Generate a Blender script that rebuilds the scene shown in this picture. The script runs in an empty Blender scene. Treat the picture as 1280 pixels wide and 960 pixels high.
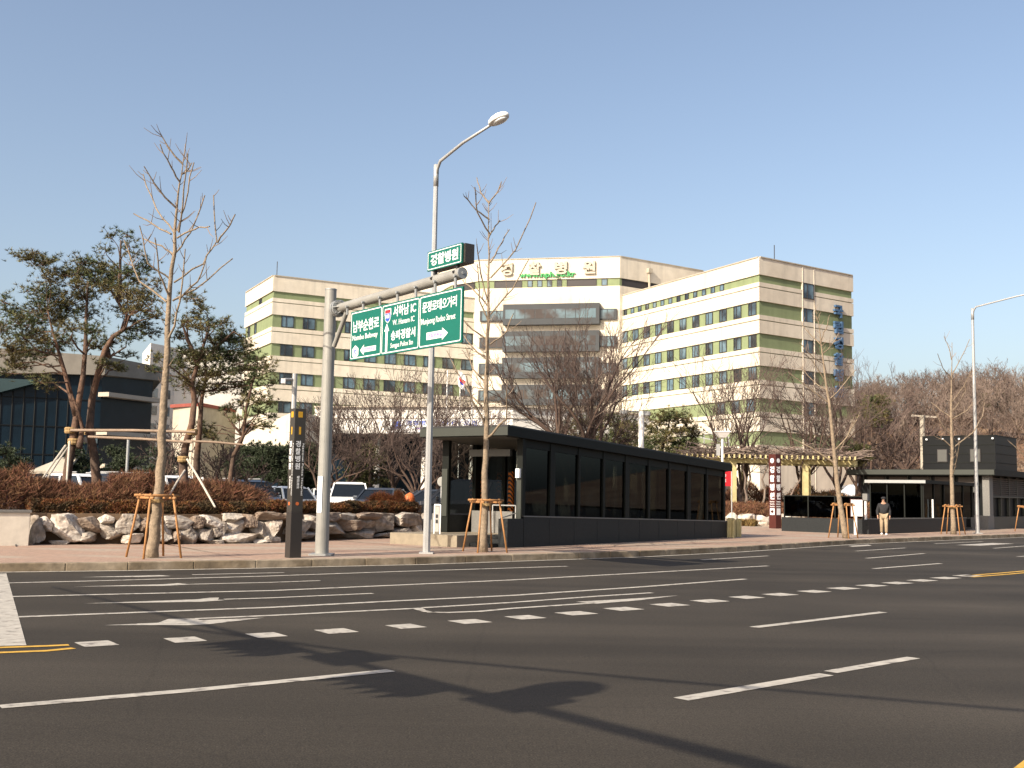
import bpy, bmesh, math, random
from mathutils import Vector, Matrix, noise as mnoise

# ------------------------------------------------------------------ camera, world, sun, exposure
S = bpy.context.scene
C = S.collection
EYE = 1.65
FPX, PITCH, ROLL = 1380.0, math.radians(5.67), math.radians(1.06)
cam_d = bpy.data.cameras.new('camera'); cam = bpy.data.objects.new('camera', cam_d); C.objects.link(cam)
cam_d.sensor_width = 36; cam_d.lens = 36*FPX/1280; cam_d.clip_start = .1; cam_d.clip_end = 6000
CROT = Matrix.Rotation(math.pi/2+PITCH, 3, 'X') @ Matrix.Rotation(ROLL, 3, 'Z')
cam.rotation_euler = CROT.to_euler(); cam.location = (0, 0, EYE)
S.camera = cam
S.render.resolution_x, S.render.resolution_y = 1024, 768

SUN_EL, SUN_DIR = math.radians(33), Vector((-.68, -.74, 0)).normalized()
W = bpy.data.worlds.new('World'); S.world = W; W.use_nodes = True
nt = W.node_tree; bg = nt.nodes['Background']
sky = nt.nodes.new('ShaderNodeTexSky'); sky.sky_type = 'NISHITA'; sky.sun_disc = False
sky.sun_elevation = SUN_EL; sky.sun_rotation = math.atan2(SUN_DIR.x, SUN_DIR.y)
sky.altitude = 0; sky.air_density = 1.0; sky.dust_density = 3.2; sky.ozone_density = 1.3
tint = nt.nodes.new('ShaderNodeMix'); tint.data_type = 'RGBA'; tint.blend_type = 'MULTIPLY'; tint.inputs[0].default_value = 1; tint.inputs[7].default_value = (1.06, 1.005, .965, 1)
hs_ = nt.nodes.new('ShaderNodeHueSaturation'); hs_.inputs['Saturation'].default_value = .96
nt.links.new(sky.outputs[0], hs_.inputs['Color']); nt.links.new(hs_.outputs[0], tint.inputs[6]); nt.links.new(tint.outputs[2], bg.inputs[0]); bg.inputs[1].default_value = .125
sun_d = bpy.data.lights.new('sun', 'SUN'); sun_d.energy = 5.0; sun_d.angle = math.radians(.42); sun_d.color = (1, .89, .73)
sun = bpy.data.objects.new('sun', sun_d); C.objects.link(sun)
sun.rotation_euler = (-(SUN_DIR*math.cos(SUN_EL)+Vector((0, 0, math.sin(SUN_EL))))).to_track_quat('-Z', 'Y').to_euler()
S.view_settings.view_transform = 'Standard'; S.view_settings.look = 'None'
S.view_settings.exposure = 0.7; S.view_settings.gamma = 1
S.cycles.max_bounces = 8; S.cycles.transparent_max_bounces = 24

# ------------------------------------------------------------------ measuring helpers
def ray(px, py): return CROT @ Vector(((px-640)/FPX, (480-py)/FPX, -1))
def G(px, py, z=0.0):                     # point of the level plane z in that direction
    d = ray(px, py); return Vector((0, 0, EYE)) + d*((z-EYE)/d.z)
def Y(px, py, y):                         # point at that distance
    d = ray(px, py); return Vector((0, 0, EYE)) + d*(y/d.y)
def V(*a): return Vector(a)
UP = V(0, 0, 1)
def h2(v): return Vector((v[0], v[1], 0))

# ------------------------------------------------------------------ materials
def mat(name, col, rough=.8, var=.15, scale=4, bump=0, bscale=None, metal=0, island=0, col2=None, scale2=.5, spec=.4, coat=0, ramp=(.42, .58), streak=0):
    m = bpy.data.materials.new(name); m.use_nodes = True
    t = m.node_tree; N = t.nodes; L = t.links; b = N['Principled BSDF']
    b.inputs['Roughness'].default_value = rough; b.inputs['Metallic'].default_value = metal
    b.inputs['Specular IOR Level'].default_value = spec
    if coat: b.inputs['Coat Weight'].default_value = coat; b.inputs['Coat Roughness'].default_value = .05
    tc = N.new('ShaderNodeTexCoord')
    c4 = (*col, 1)
    cur = None
    if col2:
        n2 = N.new('ShaderNodeTexNoise'); n2.inputs['Scale'].default_value = scale2; n2.inputs['Detail'].default_value = 4
        L.new(tc.outputs['Object'], n2.inputs['Vector'])
        r = N.new('ShaderNodeValToRGB'); r.color_ramp.elements[0].position = ramp[0]; r.color_ramp.elements[1].position = ramp[1]
        r.color_ramp.elements[0].color = c4; r.color_ramp.elements[1].color = (*col2, 1)
        L.new(n2.outputs[0], r.inputs[0]); cur = r.outputs[0]
    if island:
        ge = N.new('ShaderNodeNewGeometry'); hs = N.new('ShaderNodeHueSaturation')
        mr = N.new('ShaderNodeMapRange'); mr.inputs[3].default_value = 1-island; mr.inputs[4].default_value = 1+island
        L.new(ge.outputs['Random Per Island'], mr.inputs[0]); L.new(mr.outputs[0], hs.inputs['Value'])
        mh = N.new('ShaderNodeMapRange'); mh.inputs[3].default_value = .5-island*.04; mh.inputs[4].default_value = .5+island*.04
        ml = N.new('ShaderNodeMath'); ml.operation = 'FRACT'; mm = N.new('ShaderNodeMath'); mm.operation = 'MULTIPLY'; mm.inputs[1].default_value = 7.31
        L.new(ge.outputs['Random Per Island'], mm.inputs[0]); L.new(mm.outputs[0], ml.inputs[0]); L.new(ml.outputs[0], mh.inputs[0]); L.new(mh.outputs[0], hs.inputs['Hue'])
        if cur: L.new(cur, hs.inputs['Color'])
        else: hs.inputs['Color'].default_value = c4
        cur = hs.outputs[0]
    if var:
        n1 = N.new('ShaderNodeTexNoise'); n1.inputs['Scale'].default_value = scale; n1.inputs['Detail'].default_value = 6; n1.inputs['Roughness'].default_value = .65
        L.new(tc.outputs['Object'], n1.inputs['Vector'])
        mr = N.new('ShaderNodeMapRange'); mr.inputs[1].default_value = .3; mr.inputs[2].default_value = .7
        mr.inputs[3].default_value = 1-var; mr.inputs[4].default_value = 1+var
        L.new(n1.outputs[0], mr.inputs[0])
        mx = N.new('ShaderNodeHueSaturation'); L.new(mr.outputs[0], mx.inputs['Value'])
        if cur: L.new(cur, mx.inputs['Color'])
        else: mx.inputs['Color'].default_value = c4
        cur = mx.outputs[0]
    if streak:
        sp_ = N.new('ShaderNodeMapping'); sp_.inputs['Scale'].default_value = (1.1, 1.1, .05); L.new(tc.outputs['Object'], sp_.inputs[0])
        ns = N.new('ShaderNodeTexNoise'); ns.inputs['Scale'].default_value = 1; ns.inputs['Detail'].default_value = 5; L.new(sp_.outputs[0], ns.inputs['Vector'])
        ms = N.new('ShaderNodeMapRange'); ms.inputs[1].default_value = .5; ms.inputs[2].default_value = .75; ms.inputs[3].default_value = 1; ms.inputs[4].default_value = 1-streak; L.new(ns.outputs[0], ms.inputs[0])
        h_ = N.new('ShaderNodeHueSaturation'); L.new(ms.outputs[0], h_.inputs['Value']); L.new(cur, h_.inputs['Color']); cur = h_.outputs[0]
    if cur: L.new(cur, b.inputs['Base Color'])
    else: b.inputs['Base Color'].default_value = c4
    if bump:
        nb = N.new('ShaderNodeTexNoise'); nb.inputs['Scale'].default_value = bscale or scale*3; nb.inputs['Detail'].default_value = 5
        L.new(tc.outputs['Object'], nb.inputs['Vector'])
        bp = N.new('ShaderNodeBump'); bp.inputs['Strength'].default_value = bump; bp.inputs['Distance'].default_value = .02
        L.new(nb.outputs[0], bp.inputs['Height']); L.new(bp.outputs[0], b.inputs['Normal'])
    return m

def glass(name, tint, refl=.06, rough=.02):
    m = bpy.data.materials.new(name); m.use_nodes = True
    t = m.node_tree; N = t.nodes; L = t.links
    N.remove(N['Principled BSDF']); out = N['Material Output']
    tr = N.new('ShaderNodeBsdfTransparent'); tr.inputs[0].default_value = (*tint, 1)
    gl = N.new('ShaderNodeBsdfGlossy'); gl.inputs['Roughness'].default_value = rough; gl.inputs['Color'].default_value = (.30, .36, .42, 1)
    fr = N.new('ShaderNodeFresnel'); fr.inputs[0].default_value = 1.45
    ml = N.new('ShaderNodeMath'); ml.operation = 'MULTIPLY_ADD'; ml.inputs[1].default_value = .10; ml.inputs[2].default_value = refl-.03
    mx = N.new('ShaderNodeMixShader'); L.new(fr.outputs[0], ml.inputs[0]); L.new(ml.outputs[0], mx.inputs[0])
    L.new(tr.outputs[0], mx.inputs[1]); L.new(gl.outputs[0], mx.inputs[2]); L.new(mx.outputs[0], out.inputs[0])
    return m

def asphalt():
    m = mat('asphalt', (.050, .046, .043), .8, 0, spec=.15)
    t = m.node_tree; N = t.nodes; L = t.links; b = N['Principled BSDF']
    tc = N.new('ShaderNodeTexCoord')
    mp = N.new('ShaderNodeMapping'); mp.inputs['Rotation'].default_value = (0, 0, math.radians(-45)); mp.inputs['Scale'].default_value = (.05, .55, 1)
    L.new(tc.outputs['Object'], mp.inputs[0])
    n1 = N.new('ShaderNodeTexNoise'); n1.inputs['Scale'].default_value = 1; n1.inputs['Detail'].default_value = 5; L.new(mp.outputs[0], n1.inputs[0])
    n2 = N.new('ShaderNodeTexNoise'); n2.inputs['Scale'].default_value = .35; n2.inputs['Detail'].default_value = 6; L.new(tc.outputs['Object'], n2.inputs[0])
    n3 = N.new('ShaderNodeTexNoise'); n3.inputs['Scale'].default_value = 75; n3.inputs['Detail'].default_value = 3; L.new(tc.outputs['Object'], n3.inputs[0])
    vo = N.new('ShaderNodeTexVoronoi'); vo.inputs['Scale'].default_value = 26; L.new(tc.outputs['Object'], vo.inputs[0])
    def rng(s, a, bb, lo=.3, hi=.7):
        r = N.new('ShaderNodeMapRange'); r.inputs[1].default_value = lo; r.inputs[2].default_value = hi; r.inputs[3].default_value = a; r.inputs[4].default_value = bb
        L.new(s, r.inputs[0]); return r.outputs[0]
    def mul(a, c):
        k = N.new('ShaderNodeMath'); k.operation = 'MULTIPLY'; L.new(a, k.inputs[0]); L.new(c, k.inputs[1]); return k.outputs[0]
    n4 = N.new('ShaderNodeTexNoise'); n4.inputs['Scale'].default_value = 22; n4.inputs['Detail'].default_value = 2; L.new(tc.outputs['Object'], n4.inputs[0])
    wv = N.new('ShaderNodeTexNoise'); wv.inputs['Scale'].default_value = 1.3; wv.inputs['Detail'].default_value = 4; L.new(tc.outputs['Object'], wv.inputs[0])
    wa = N.new('ShaderNodeMix'); wa.data_type = 'RGBA'; wa.inputs[0].default_value = .12; L.new(tc.outputs['Object'], wa.inputs[6]); L.new(wv.outputs['Color'], wa.inputs[7])
    cr = N.new('ShaderNodeTexVoronoi'); cr.feature = 'DISTANCE_TO_EDGE'; cr.inputs['Scale'].default_value = .22; L.new(wa.outputs[2], cr.inputs[0])
    ck = rng(cr.outputs[0], .90, 1.0, .001, .0045)
    v0 = mul(ck, rng(n4.outputs[0], .86, 1.14))
    v = mul(mul(rng(n1.outputs[0], .66, 1.30), rng(n2.outputs[0], .84, 1.16)), rng(n3.outputs[0], .5, 1.6))
    v = mul(v, v0)
    hs = N.new('ShaderNodeHueSaturation'); hs.inputs['Color'].default_value = (.0365, .0310, .0245, 1); L.new(v, hs.inputs['Value'])
    # stray pale chips
    st = N.new('ShaderNodeMath'); st.operation = 'LESS_THAN'; st.inputs[1].default_value = .045; L.new(vo.outputs[0], st.inputs[0])
    wn = N.new('ShaderNodeSeparateColor'); L.new(vo.outputs['Color'], wn.inputs[0])
    sg = N.new('ShaderNodeMath'); sg.operation = 'GREATER_THAN'; sg.inputs[1].default_value = .93; L.new(wn.outputs[0], sg.inputs[0])
    mx = N.new('ShaderNodeMix'); mx.data_type = 'RGBA'; L.new(mul(st.outputs[0], sg.outputs[0]), mx.inputs[0]); L.new(hs.outputs[0], mx.inputs[6]); mx.inputs[7].default_value = (.32, .30, .27, 1)
    L.new(mx.outputs[2], b.inputs['Base Color'])
    bp = N.new('ShaderNodeBump'); bp.inputs['Strength'].default_value = .4; bp.inputs['Distance'].default_value = .008
    L.new(n3.outputs[0], bp.inputs['Height']); L.new(bp.outputs[0], b.inputs['Normal'])
    return m

def paving():
    m = mat('paving', (.3, .2, .16), .85, 0)
    t = m.node_tree; N = t.nodes; L = t.links; b = N['Principled BSDF']
    tc = N.new('ShaderNodeTexCoord'); mp = N.new('ShaderNodeMapping'); mp.inputs['Rotation'].default_value = (0, 0, math.radians(-36)); L.new(tc.outputs['Object'], mp.inputs[0])
    br = N.new('ShaderNodeTexBrick'); br.inputs['Scale'].default_value = 2.2; br.inputs['Mortar Size'].default_value = .012
    br.inputs['Color1'].default_value = (.345, .225, .165, 1); br.inputs['Color2'].default_value = (.295, .205, .155, 1); br.inputs['Mortar'].default_value = (.18, .135, .10, 1)
    L.new(mp.outputs[0], br.inputs[0])
    ck = N.new('ShaderNodeTexNoise'); ck.inputs['Scale'].default_value = .55; ck.inputs['Detail'].default_value = 3
    mp2 = N.new('ShaderNodeMapping'); mp2.inputs['Rotation'].default_value = (0, 0, math.radians(-36)); mp2.inputs['Scale'].default_value = (.5, 1.7, 1); L.new(tc.outputs['Object'], mp2.inputs[0]); L.new(mp2.outputs[0], ck.inputs[0])
    r = N.new('ShaderNodeMapRange'); r.inputs[1].default_value = .5; r.inputs[2].default_value = .58; L.new(ck.outputs[0], r.inputs[0])
    mx = N.new('ShaderNodeMix'); mx.data_type = 'RGBA'; L.new(r.outputs[0], mx.inputs[0]); L.new(br.outputs[0], mx.inputs[6]); mx.inputs[7].default_value = (.31, .25, .195, 1)
    n = N.new('ShaderNodeTexNoise'); n.inputs['Scale'].default_value = 7; n.inputs['Detail'].default_value = 5; L.new(tc.outputs['Object'], n.inputs[0])
    rr = N.new('ShaderNodeMapRange'); rr.inputs[1].default_value = .3; rr.inputs[2].default_value = .7; rr.inputs[3].default_value = .8; rr.inputs[4].default_value = 1.15; L.new(n.outputs[0], rr.inputs[0])
    hs = N.new('ShaderNodeHueSaturation'); L.new(mx.outputs[2], hs.inputs['Color']); L.new(rr.outputs[0], hs.inputs['Value']); L.new(hs.outputs[0], b.inputs['Base Color'])
    return m

M = dict(
    asphalt=asphalt(), paving=paving(),
    earth=mat('earth', (.12, .085, .055), .95, .3, .8, .5, col2=(.16, .115, .075), scale2=.2),
    lot=mat('lot', (.09, .085, .08), .9, .2, 1),
    hill=mat('hill', (.17, .095, .055), .95, .35, .25, .6, col2=(.23, .145, .085), scale2=.06),
    kerb=mat('kerb', (.24, .195, .14), .9, .35, 3, .6, col2=(.15, .115, .075), scale2=1.2),
    gutter=mat('gutter', (.44, .385, .30), .9, .2, 3, .2),
    white_paint=mat('white_paint', (.35, .325, .285), .8, .25, 6, .3, col2=(.15, .135, .12), scale2=7, ramp=(.55, .70)),
    yellow_paint=mat('yellow_paint', (.46, .27, .04), .8, .22, 9, .3),
    cream=mat('cream', (.615, .56, .465), .9, .10, .7, .6, 2.2, col2=(.575, .515, .42), scale2=.13, streak=.20),
    green=mat('green', (.185, .225, .118), .85, .10, .6, streak=.15),
    canopy=mat('canopy', (.70, .67, .62), .7, .05, .3),
    frame=mat('frame', (.035, .03, .03), .5, 0),
    bay_frame=mat('bay_frame', (.030, .034, .038), .6, .1, 1),
    pane=mat('pane', (.10, .16, .20), .12, .3, .45, spec=.8, col2=(.02, .025, .03), scale2=.35),
    pane_bay=mat('pane_bay', (.10, .15, .175), .15, .2, .4, spec=.4, col2=(.045, .035, .032), scale2=.30),
    navy=mat('navy', (.005, .013, .022), .25, .3, .3, spec=.18),
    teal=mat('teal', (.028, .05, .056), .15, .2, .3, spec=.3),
    concrete=mat('concrete', (.37, .33, .265), .9, .14, 1, .2),
    concrete_dark=mat('concrete_dark', (.215, .195, .165), .9, .16, 1, .2),
    fin=mat('fin', (.42, .36, .29), .8, .05, 1),
    offwhite=mat('offwhite', (.70, .665, .60), .85, .08, .4),
    steel=mat('steel', (.46, .45, .42), .42, .08, 3, metal=.55),
    grey_paint=mat('grey_paint', (.26, .255, .235), .5, .12, 2.5, .1, metal=.15),
    galv=mat('galv', (.38, .38, .375), .45, .08, 4, metal=.35),
    white_metal=mat('white_metal', (.80, .79, .77), .4, .04, 3),
    sign_green=mat('sign_green', (.0, .105, .076), .45, .03, 2, spec=.5),
    sign_white=mat('sign_white', (.70, .70, .70), .5, 0),
    sign_red=mat('sign_red', (.6, .02, .03), .5, 0),
    sign_blue=mat('sign_blue', (.03, .08, .40), .5, 0),
    sign_purple=mat('sign_purple', (.25, .16, .45), .5, 0),
    sign_back=mat('sign_back', (.30, .31, .31), .5, .05, 3, metal=.4),
    pylon_dark=mat('pylon_dark', (.040, .035, .030), .4, .06, 4),
    pylon_base=mat('pylon_base', (.030, .025, .022), .45, .06, 4),
    yellow=mat('yellow', (.50, .27, .02), .5, 0),
    orange=mat('orange', (.50, .12, .03), .5, 0),
    maroon=mat('maroon', (.062, .014, .010), .5, .08, 4),
    letter_green=mat('letter_green', (.03, .27, .07), .5, 0),
    letter_cream=mat('letter_cream', (.40, .36, .29), .6, 0),
    letter_blue=mat('letter_blue', (.055, .115, .215), .5, 0),
    shelter=mat('shelter', (.009, .0105, .009), .55, .08, 3, spec=.15),
    shelter_light=mat('shelter_light', (.034, .038, .032), .5, .06, 3),
    soffit=mat('soffit', (.075, .075, .068), .7, .06, 3),
    granite=mat('granite', (.017, .019, .020), .5, .3, 22, spec=.2),
    granite_light=mat('granite_light', (.15, .145, .135), .6, .15, 16),
    dark_glass=glass('dark_glass', (.15, .155, .145), .04),
    back_glass=glass('back_glass', (.60, .62, .60), .04),
    fence_glass=glass('fence_glass', (.06, .065, .065), .045),
    louver=mat('louver', (.055, .042, .034), .6, .1, 2),
    black_clad=mat('black_clad', (.006, .007, .008), .45, .2, 1, spec=.15),
    brick=mat('brick', (.26, .07, .04), .85, .2, 3),
    stone=mat('stone', (.34, .305, .265), .9, .55, 4.0, 1, 6, col2=(.18, .14, .105), scale2=1.3),
    stone2=mat('stone2', (.50, .455, .40), .9, .48, 4.5, 1, 7, col2=(.33, .27, .215), scale2=1.6),
    stone3=mat('stone3', (.185, .135, .10), .9, .3, 3.5, .9, 7, col2=(.26, .215, .175), scale2=1.3),
    plaster=mat('plaster', (.60, .545, .46), .85, .12, 2.2, .2),
    wood=mat('wood', (.34, .165, .06), .7, .2, 6, .2),
    wood_grey=mat('wood_grey', (.30, .22, .16), .8, .2, 6, .2),
    wood_pale=mat('wood_pale', (.42, .38, .32), .7, .15, 6),
    pergola=mat('pergola', (.45, .38, .19), .8, .15, 3),
    bark_ginkgo=mat('bark_ginkgo', (.215, .165, .115), .95, .38, 9, .9, 22),
    twig_ginkgo=mat('twig_ginkgo', (.20, .145, .105), .9, .2, 5),
    bark_dark=mat('bark_dark', (.075, .048, .036), .95, .3, 6, .6),
    twig_red=mat('twig_red', (.068, .046, .038), .9, 0, island=.35),
    twig_hill=mat('twig_hill', (.150, .112, .092), .9, 0, island=.35),
    bark_pine=mat('bark_pine', (.075, .050, .037), .95, .4, 8, .9, 16, col2=(.13, .075, .05), scale2=1.0),
    needle=mat('needle', (.052, .070, .022), .7, 0, island=.6, col2=(.120, .098, .034), scale2=.9),
    needle_dark=mat('needle_dark', (.035, .048, .022), .7, 0, island=.5),
    needle_gold=mat('needle_gold', (.085, .085, .028), .7, 0, island=.5),
    shrub=mat('shrub', (.115, .050, .025), .9, 0, island=.55, col2=(.165, .080, .042), scale2=1.2),
    shrub_orange=mat('shrub_orange', (.24, .085, .028), .9, 0, island=.45),
    hedge=mat('hedge', (.13, .05, .014), .85, 0, island=.6, col2=(.055, .035, .014), scale2=2.0),
    hedge_olive=mat('hedge_olive', (.20, .13, .045), .85, 0, island=.5),
    dry_grass=mat('dry_grass', (.30, .17, .075), .9, 0, island=.4),
    tyre=mat('tyre', (.015, .015, .015), .8, 0), rim=mat('rim', (.5, .5, .5), .35, 0, metal=.8),
    car_glass=mat('car_glass', (.008, .010, .012), .06, 0, spec=.6),
    lens=mat('lens', (.75, .77, .78), .15, 0, spec=.6), tail=mat('tail', (.40, .01, .01), .2, 0),
    trim=mat('trim', (.025, .025, .027), .5, 0),
    skin=mat('skin', (.42, .24, .16), .6, 0), cloth_black=mat('cloth_black', (.018, .018, .02), .9, .2, 8),
    khaki=mat('khaki', (.30, .23, .15), .9, .15, 8), shoe=mat('shoe', (.72, .72, .72), .6, 0),
    roof_grey=mat('roof_grey', (.20, .20, .21), .8, .2, 1), roof_red=mat('roof_red', (.22, .055, .04), .8, .15, 1),
    roof_white=mat('roof_white', (.62, .66, .70), .7, .1, 1),
    soil=mat('soil', (.115, .075, .045), .95, .3, 3, .5),
    platform=mat('platform', (.22, .185, .135), .85, .15, 5, .2),
    rope=mat('rope', (.30, .20, .09), .9, .2, 20),
)
def paint(name, col, metal=.3): 
    M[name] = mat(name, col, .3, .03, 2, metal=metal, coat=.6); return name

# ------------------------------------------------------------------ mesh builder
class MB:
    def __init__(s): s.v = []; s.f = []
    def add(s, vs, fs):
        k = len(s.v); s.v += [Vector(p) for p in vs]; s.f += [tuple(i+k for i in f) for f in fs]
    def poly(s, pts): s.add(pts, [tuple(range(len(pts)))])
    def prism(s, poly, z0, z1):
        n = len(poly); a = sum(poly[i][0]*poly[(i+1) % n][1]-poly[(i+1) % n][0]*poly[i][1] for i in range(n))
        if a < 0: poly = poly[::-1]
        z0f = z0 if callable(z0) else (lambda p: z0); z1f = z1 if callable(z1) else (lambda p: z1)
        s.add([(p[0], p[1], z0f(p)) for p in poly]+[(p[0], p[1], z1f(p)) for p in poly],
              [tuple(range(n))[::-1], tuple(range(n, 2*n))]+[(i, (i+1) % n, n+(i+1) % n, n+i) for i in range(n)])
    def extr(s, pts, vec):
        n = len(pts); vec = Vector(vec)
        s.add([Vector(p) for p in pts]+[Vector(p)+vec for p in pts],
              [tuple(range(n))[::-1], tuple(range(n, 2*n))]+[(i, (i+1) % n, n+(i+1) % n, n+i) for i in range(n)])
    def obox(s, c, a, b, d):
        c, a, b, d = Vector(c), Vector(a), Vector(b), Vector(d)
        s.add([c+sx*a+sy*b+sz*d for sz in (-1, 1) for sy in (-1, 1) for sx in (-1, 1)],
              [(0, 2, 3, 1), (4, 5, 7, 6), (0, 1, 5, 4), (2, 6, 7, 3), (0, 4, 6, 2), (1, 3, 7, 5)])
    def box(s, x0, x1, y0, y1, z0, z1):
        s.obox(((x0+x1)/2, (y0+y1)/2, (z0+z1)/2), ((x1-x0)/2, 0, 0), (0, (y1-y0)/2, 0), (0, 0, (z1-z0)/2))
    def bar(s, p, q, w, h, up=UP):
        p, q = Vector(p), Vector(q); d = (q-p); a = d.cross(up)
        if a.length < 1e-6: a = d.cross(V(1, 0, 0))
        a.normalize(); b = a.cross(d).normalized()
        s.obox((p+q)/2, d/2, a*w/2, b*h/2)
    def tube(s, pts, rad, n=8, cap=True):
        pts = [Vector(p) for p in pts]
        if not hasattr(rad, '__len__'): rad = [rad]*len(pts)
        d0 = (pts[1]-pts[0]).normalized(); a = d0.cross(V(.31, .87, .12)).normalized()
        vs = []
        for i, p in enumerate(pts):
            d = (pts[min(i+1, len(pts)-1)]-pts[max(i-1, 0)])
            if d.length < 1e-9: d = d0
            d.normalize(); a = (a-d*a.dot(d))
            if a.length < 1e-4: a = d.cross(V(1, .2, .1))
            a.normalize(); b = d.cross(a)
            for k in range(n):
                t = 2*math.pi*k/n; vs.append(p+(a*math.cos(t)+b*math.sin(t))*rad[i])
        fs = [(i*n+k, i*n+(k+1) % n, (i+1)*n+(k+1) % n, (i+1)*n+k) for i in range(len(pts)-1) for k in range(n)]
        if cap: fs += [tuple(range(n))[::-1], tuple((len(pts)-1)*n+k for k in range(n))]
        s.add(vs, fs)
    def ball(s, c, r, n=8, m=6, sc=(1, 1, 1)):
        c = Vector(c); vs = [c+V(0, 0, -r*sc[2])]
        for j in range(1, m):
            t = -math.pi/2+math.pi*j/m
            for k in range(n):
                q = 2*math.pi*k/n; vs.append(c+V(math.cos(t)*math.cos(q)*r*sc[0], math.cos(t)*math.sin(q)*r*sc[1], math.sin(t)*r*sc[2]))
        vs.append(c+V(0, 0, r*sc[2])); fs = [(0, 1+(k+1) % n, 1+k) for k in range(n)]
        for j in range(m-2): fs += [(1+j*n+k, 1+j*n+(k+1) % n, 1+(j+1)*n+(k+1) % n, 1+(j+1)*n+k) for k in range(n)]
        e = len(vs)-1; fs += [(1+(m-2)*n+k, 1+(m-2)*n+(k+1) % n, e) for k in range(n)]
        s.add(vs, fs)
    def disc(s, c, nrm, r, th, n=24):
        nrm = Vector(nrm).normalized(); s.tube([Vector(c)-nrm*th/2, Vector(c)+nrm*th/2], r, n)
    def plane_pts(s, pts2, o, u, v, n, th):   # 2-D outline on a plane, extruded outward
        s.extr([o+u*a+v*b for a, b in pts2], n*th)
    def text(s, body, o, u, v, n, w=None, h=None, th=.006, bold=.02, align='L'):
        vs, fs, (x0, x1, y0, y1) = text_geo(body, bold)
        sy = h/(y1-y0) if h else None; sx = w/(x1-x0) if w else sy
        sy = sy or sx
        off = 0 if align == 'L' else -(x1-x0)*sx/2
        s.add([o+u*((x-x0)*sx+off)+v*((y-y0)*sy)+n*(th*(1 if z > .0001 else 0)) for x, y, z in vs], fs)

_tc = {}
def text_geo(body, bold):
    k = (body, bold)
    if k not in _tc:
        c = bpy.data.curves.new('lettering', 'FONT'); c.body = body; c.resolution_u = 2; c.offset = bold; c.extrude = .01; c.fill_mode = 'BOTH'
        o = bpy.data.objects.new('lettering', c); C.objects.link(o)
        bpy.context.view_layer.update()
        m = bpy.data.meshes.new_from_object(o.evaluated_get(bpy.context.evaluated_depsgraph_get()))
        vs = [(v.co.x, v.co.y, v.co.z) for v in m.vertices]; fs = [tuple(p.vertices) for p in m.polygons]
        bpy.data.objects.remove(o); bpy.data.curves.remove(c); bpy.data.meshes.remove(m)
        xs = [v[0] for v in vs]; ys = [v[1] for v in vs]
        _tc[k] = (vs, fs, (min(xs), max(xs), min(ys), max(ys)))
    return _tc[k]

# ------------------------------------------------------------------ scene graph helpers
BASE = {}
def thing(name, label, cat, loc=(0, 0, 0), group=None):
    o = bpy.data.objects.new(name, None); C.objects.link(o); o.location = loc; o.empty_display_size = .1
    o['label'] = label; o['category'] = cat
    if group: o['group'] = group
    BASE[o.name] = Vector(loc); return o
def part(name, mb, m, parent=None, label=None, smooth=False, bevel=0, subd=0):
    b = BASE[parent.name] if parent else Vector((0, 0, 0))
    me = bpy.data.meshes.new(name); me.from_pydata([tuple(v-b) for v in mb.v], [], mb.f); me.update()
    me.materials.append(M[m] if isinstance(m, str) else m)
    if smooth:
        me.polygons.foreach_set('use_smooth', [True]*len(me.polygons))
    o = bpy.data.objects.new(name, me); C.objects.link(o)
    if parent: o.parent = parent; BASE[o.name] = b
    if label: o['label'] = label
    if bevel:
        md = o.modifiers.new('b', 'BEVEL'); md.width = bevel; md.segments = 2; md.limit_method = 'ANGLE'
    return o
def solo(name, mb, m, label, cat, loc=(0, 0, 0), group=None, **k):    # a thing that is one mesh
    b = Vector(loc); mb.v = [v-b for v in mb.v]
    o = part(name, mb, m, None, label, **k); o.location = b; o['category'] = cat; BASE[o.name] = b
    if group: o['group'] = group
    return o
def parts(name, mb, m, parent, **k):      # every separate piece becomes a part of its own
    par = list(range(len(mb.v)))
    def find(i):
        while par[i] != i: par[i] = par[par[i]]; i = par[i]
        return i
    for f in mb.f:
        for i in f[1:]: par[find(i)] = find(f[0])
    gr_ = {}
    for f in mb.f: gr_.setdefault(find(f[0]), []).append(f)
    for fs in gr_.values():
        ids = sorted({i for f in fs for i in f}); mp = {v: k_ for k_, v in enumerate(ids)}; q = MB(); q.v = [mb.v[i] for i in ids]; q.f = [tuple(mp[i] for i in f) for f in fs]; part(name, q, m, parent, **k)
def struct(name, mb, m, **k):
    o = part(name, mb, m, None, **k); o['kind'] = 'structure'; return o
def copy_tree(o, parent=None):
    c = o.copy(); C.objects.link(c)
    if parent: c.parent = parent
    for ch in list(o.children): copy_tree(ch, c)
    return c
def lerp(a, b, t): return a+(b-a)*t
def along(pl, s):                         # point at arc length s of a polyline, and its direction
    for a, b in zip(pl[:-1], pl[1:]):
        L = (b-a).length
        if L > 1e-6 and (s <= L+1e-6 or b is pl[-1]): return a+(b-a)*(s/L), (b-a).normalized()
        s -= L
    return pl[-1].copy(), V(1, 0, 0)
def plen(pl): return sum((b-a).length for a, b in zip(pl[:-1], pl[1:]))
def offset(pl, d):                        # to the left of travel
    out = []
    for i, p in enumerate(pl):
        t = h2(pl[min(i+1, len(pl)-1)]-pl[max(i-1, 0)]).normalized(); out.append(p+V(-t.y, t.x, 0)*d)
    return out

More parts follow.
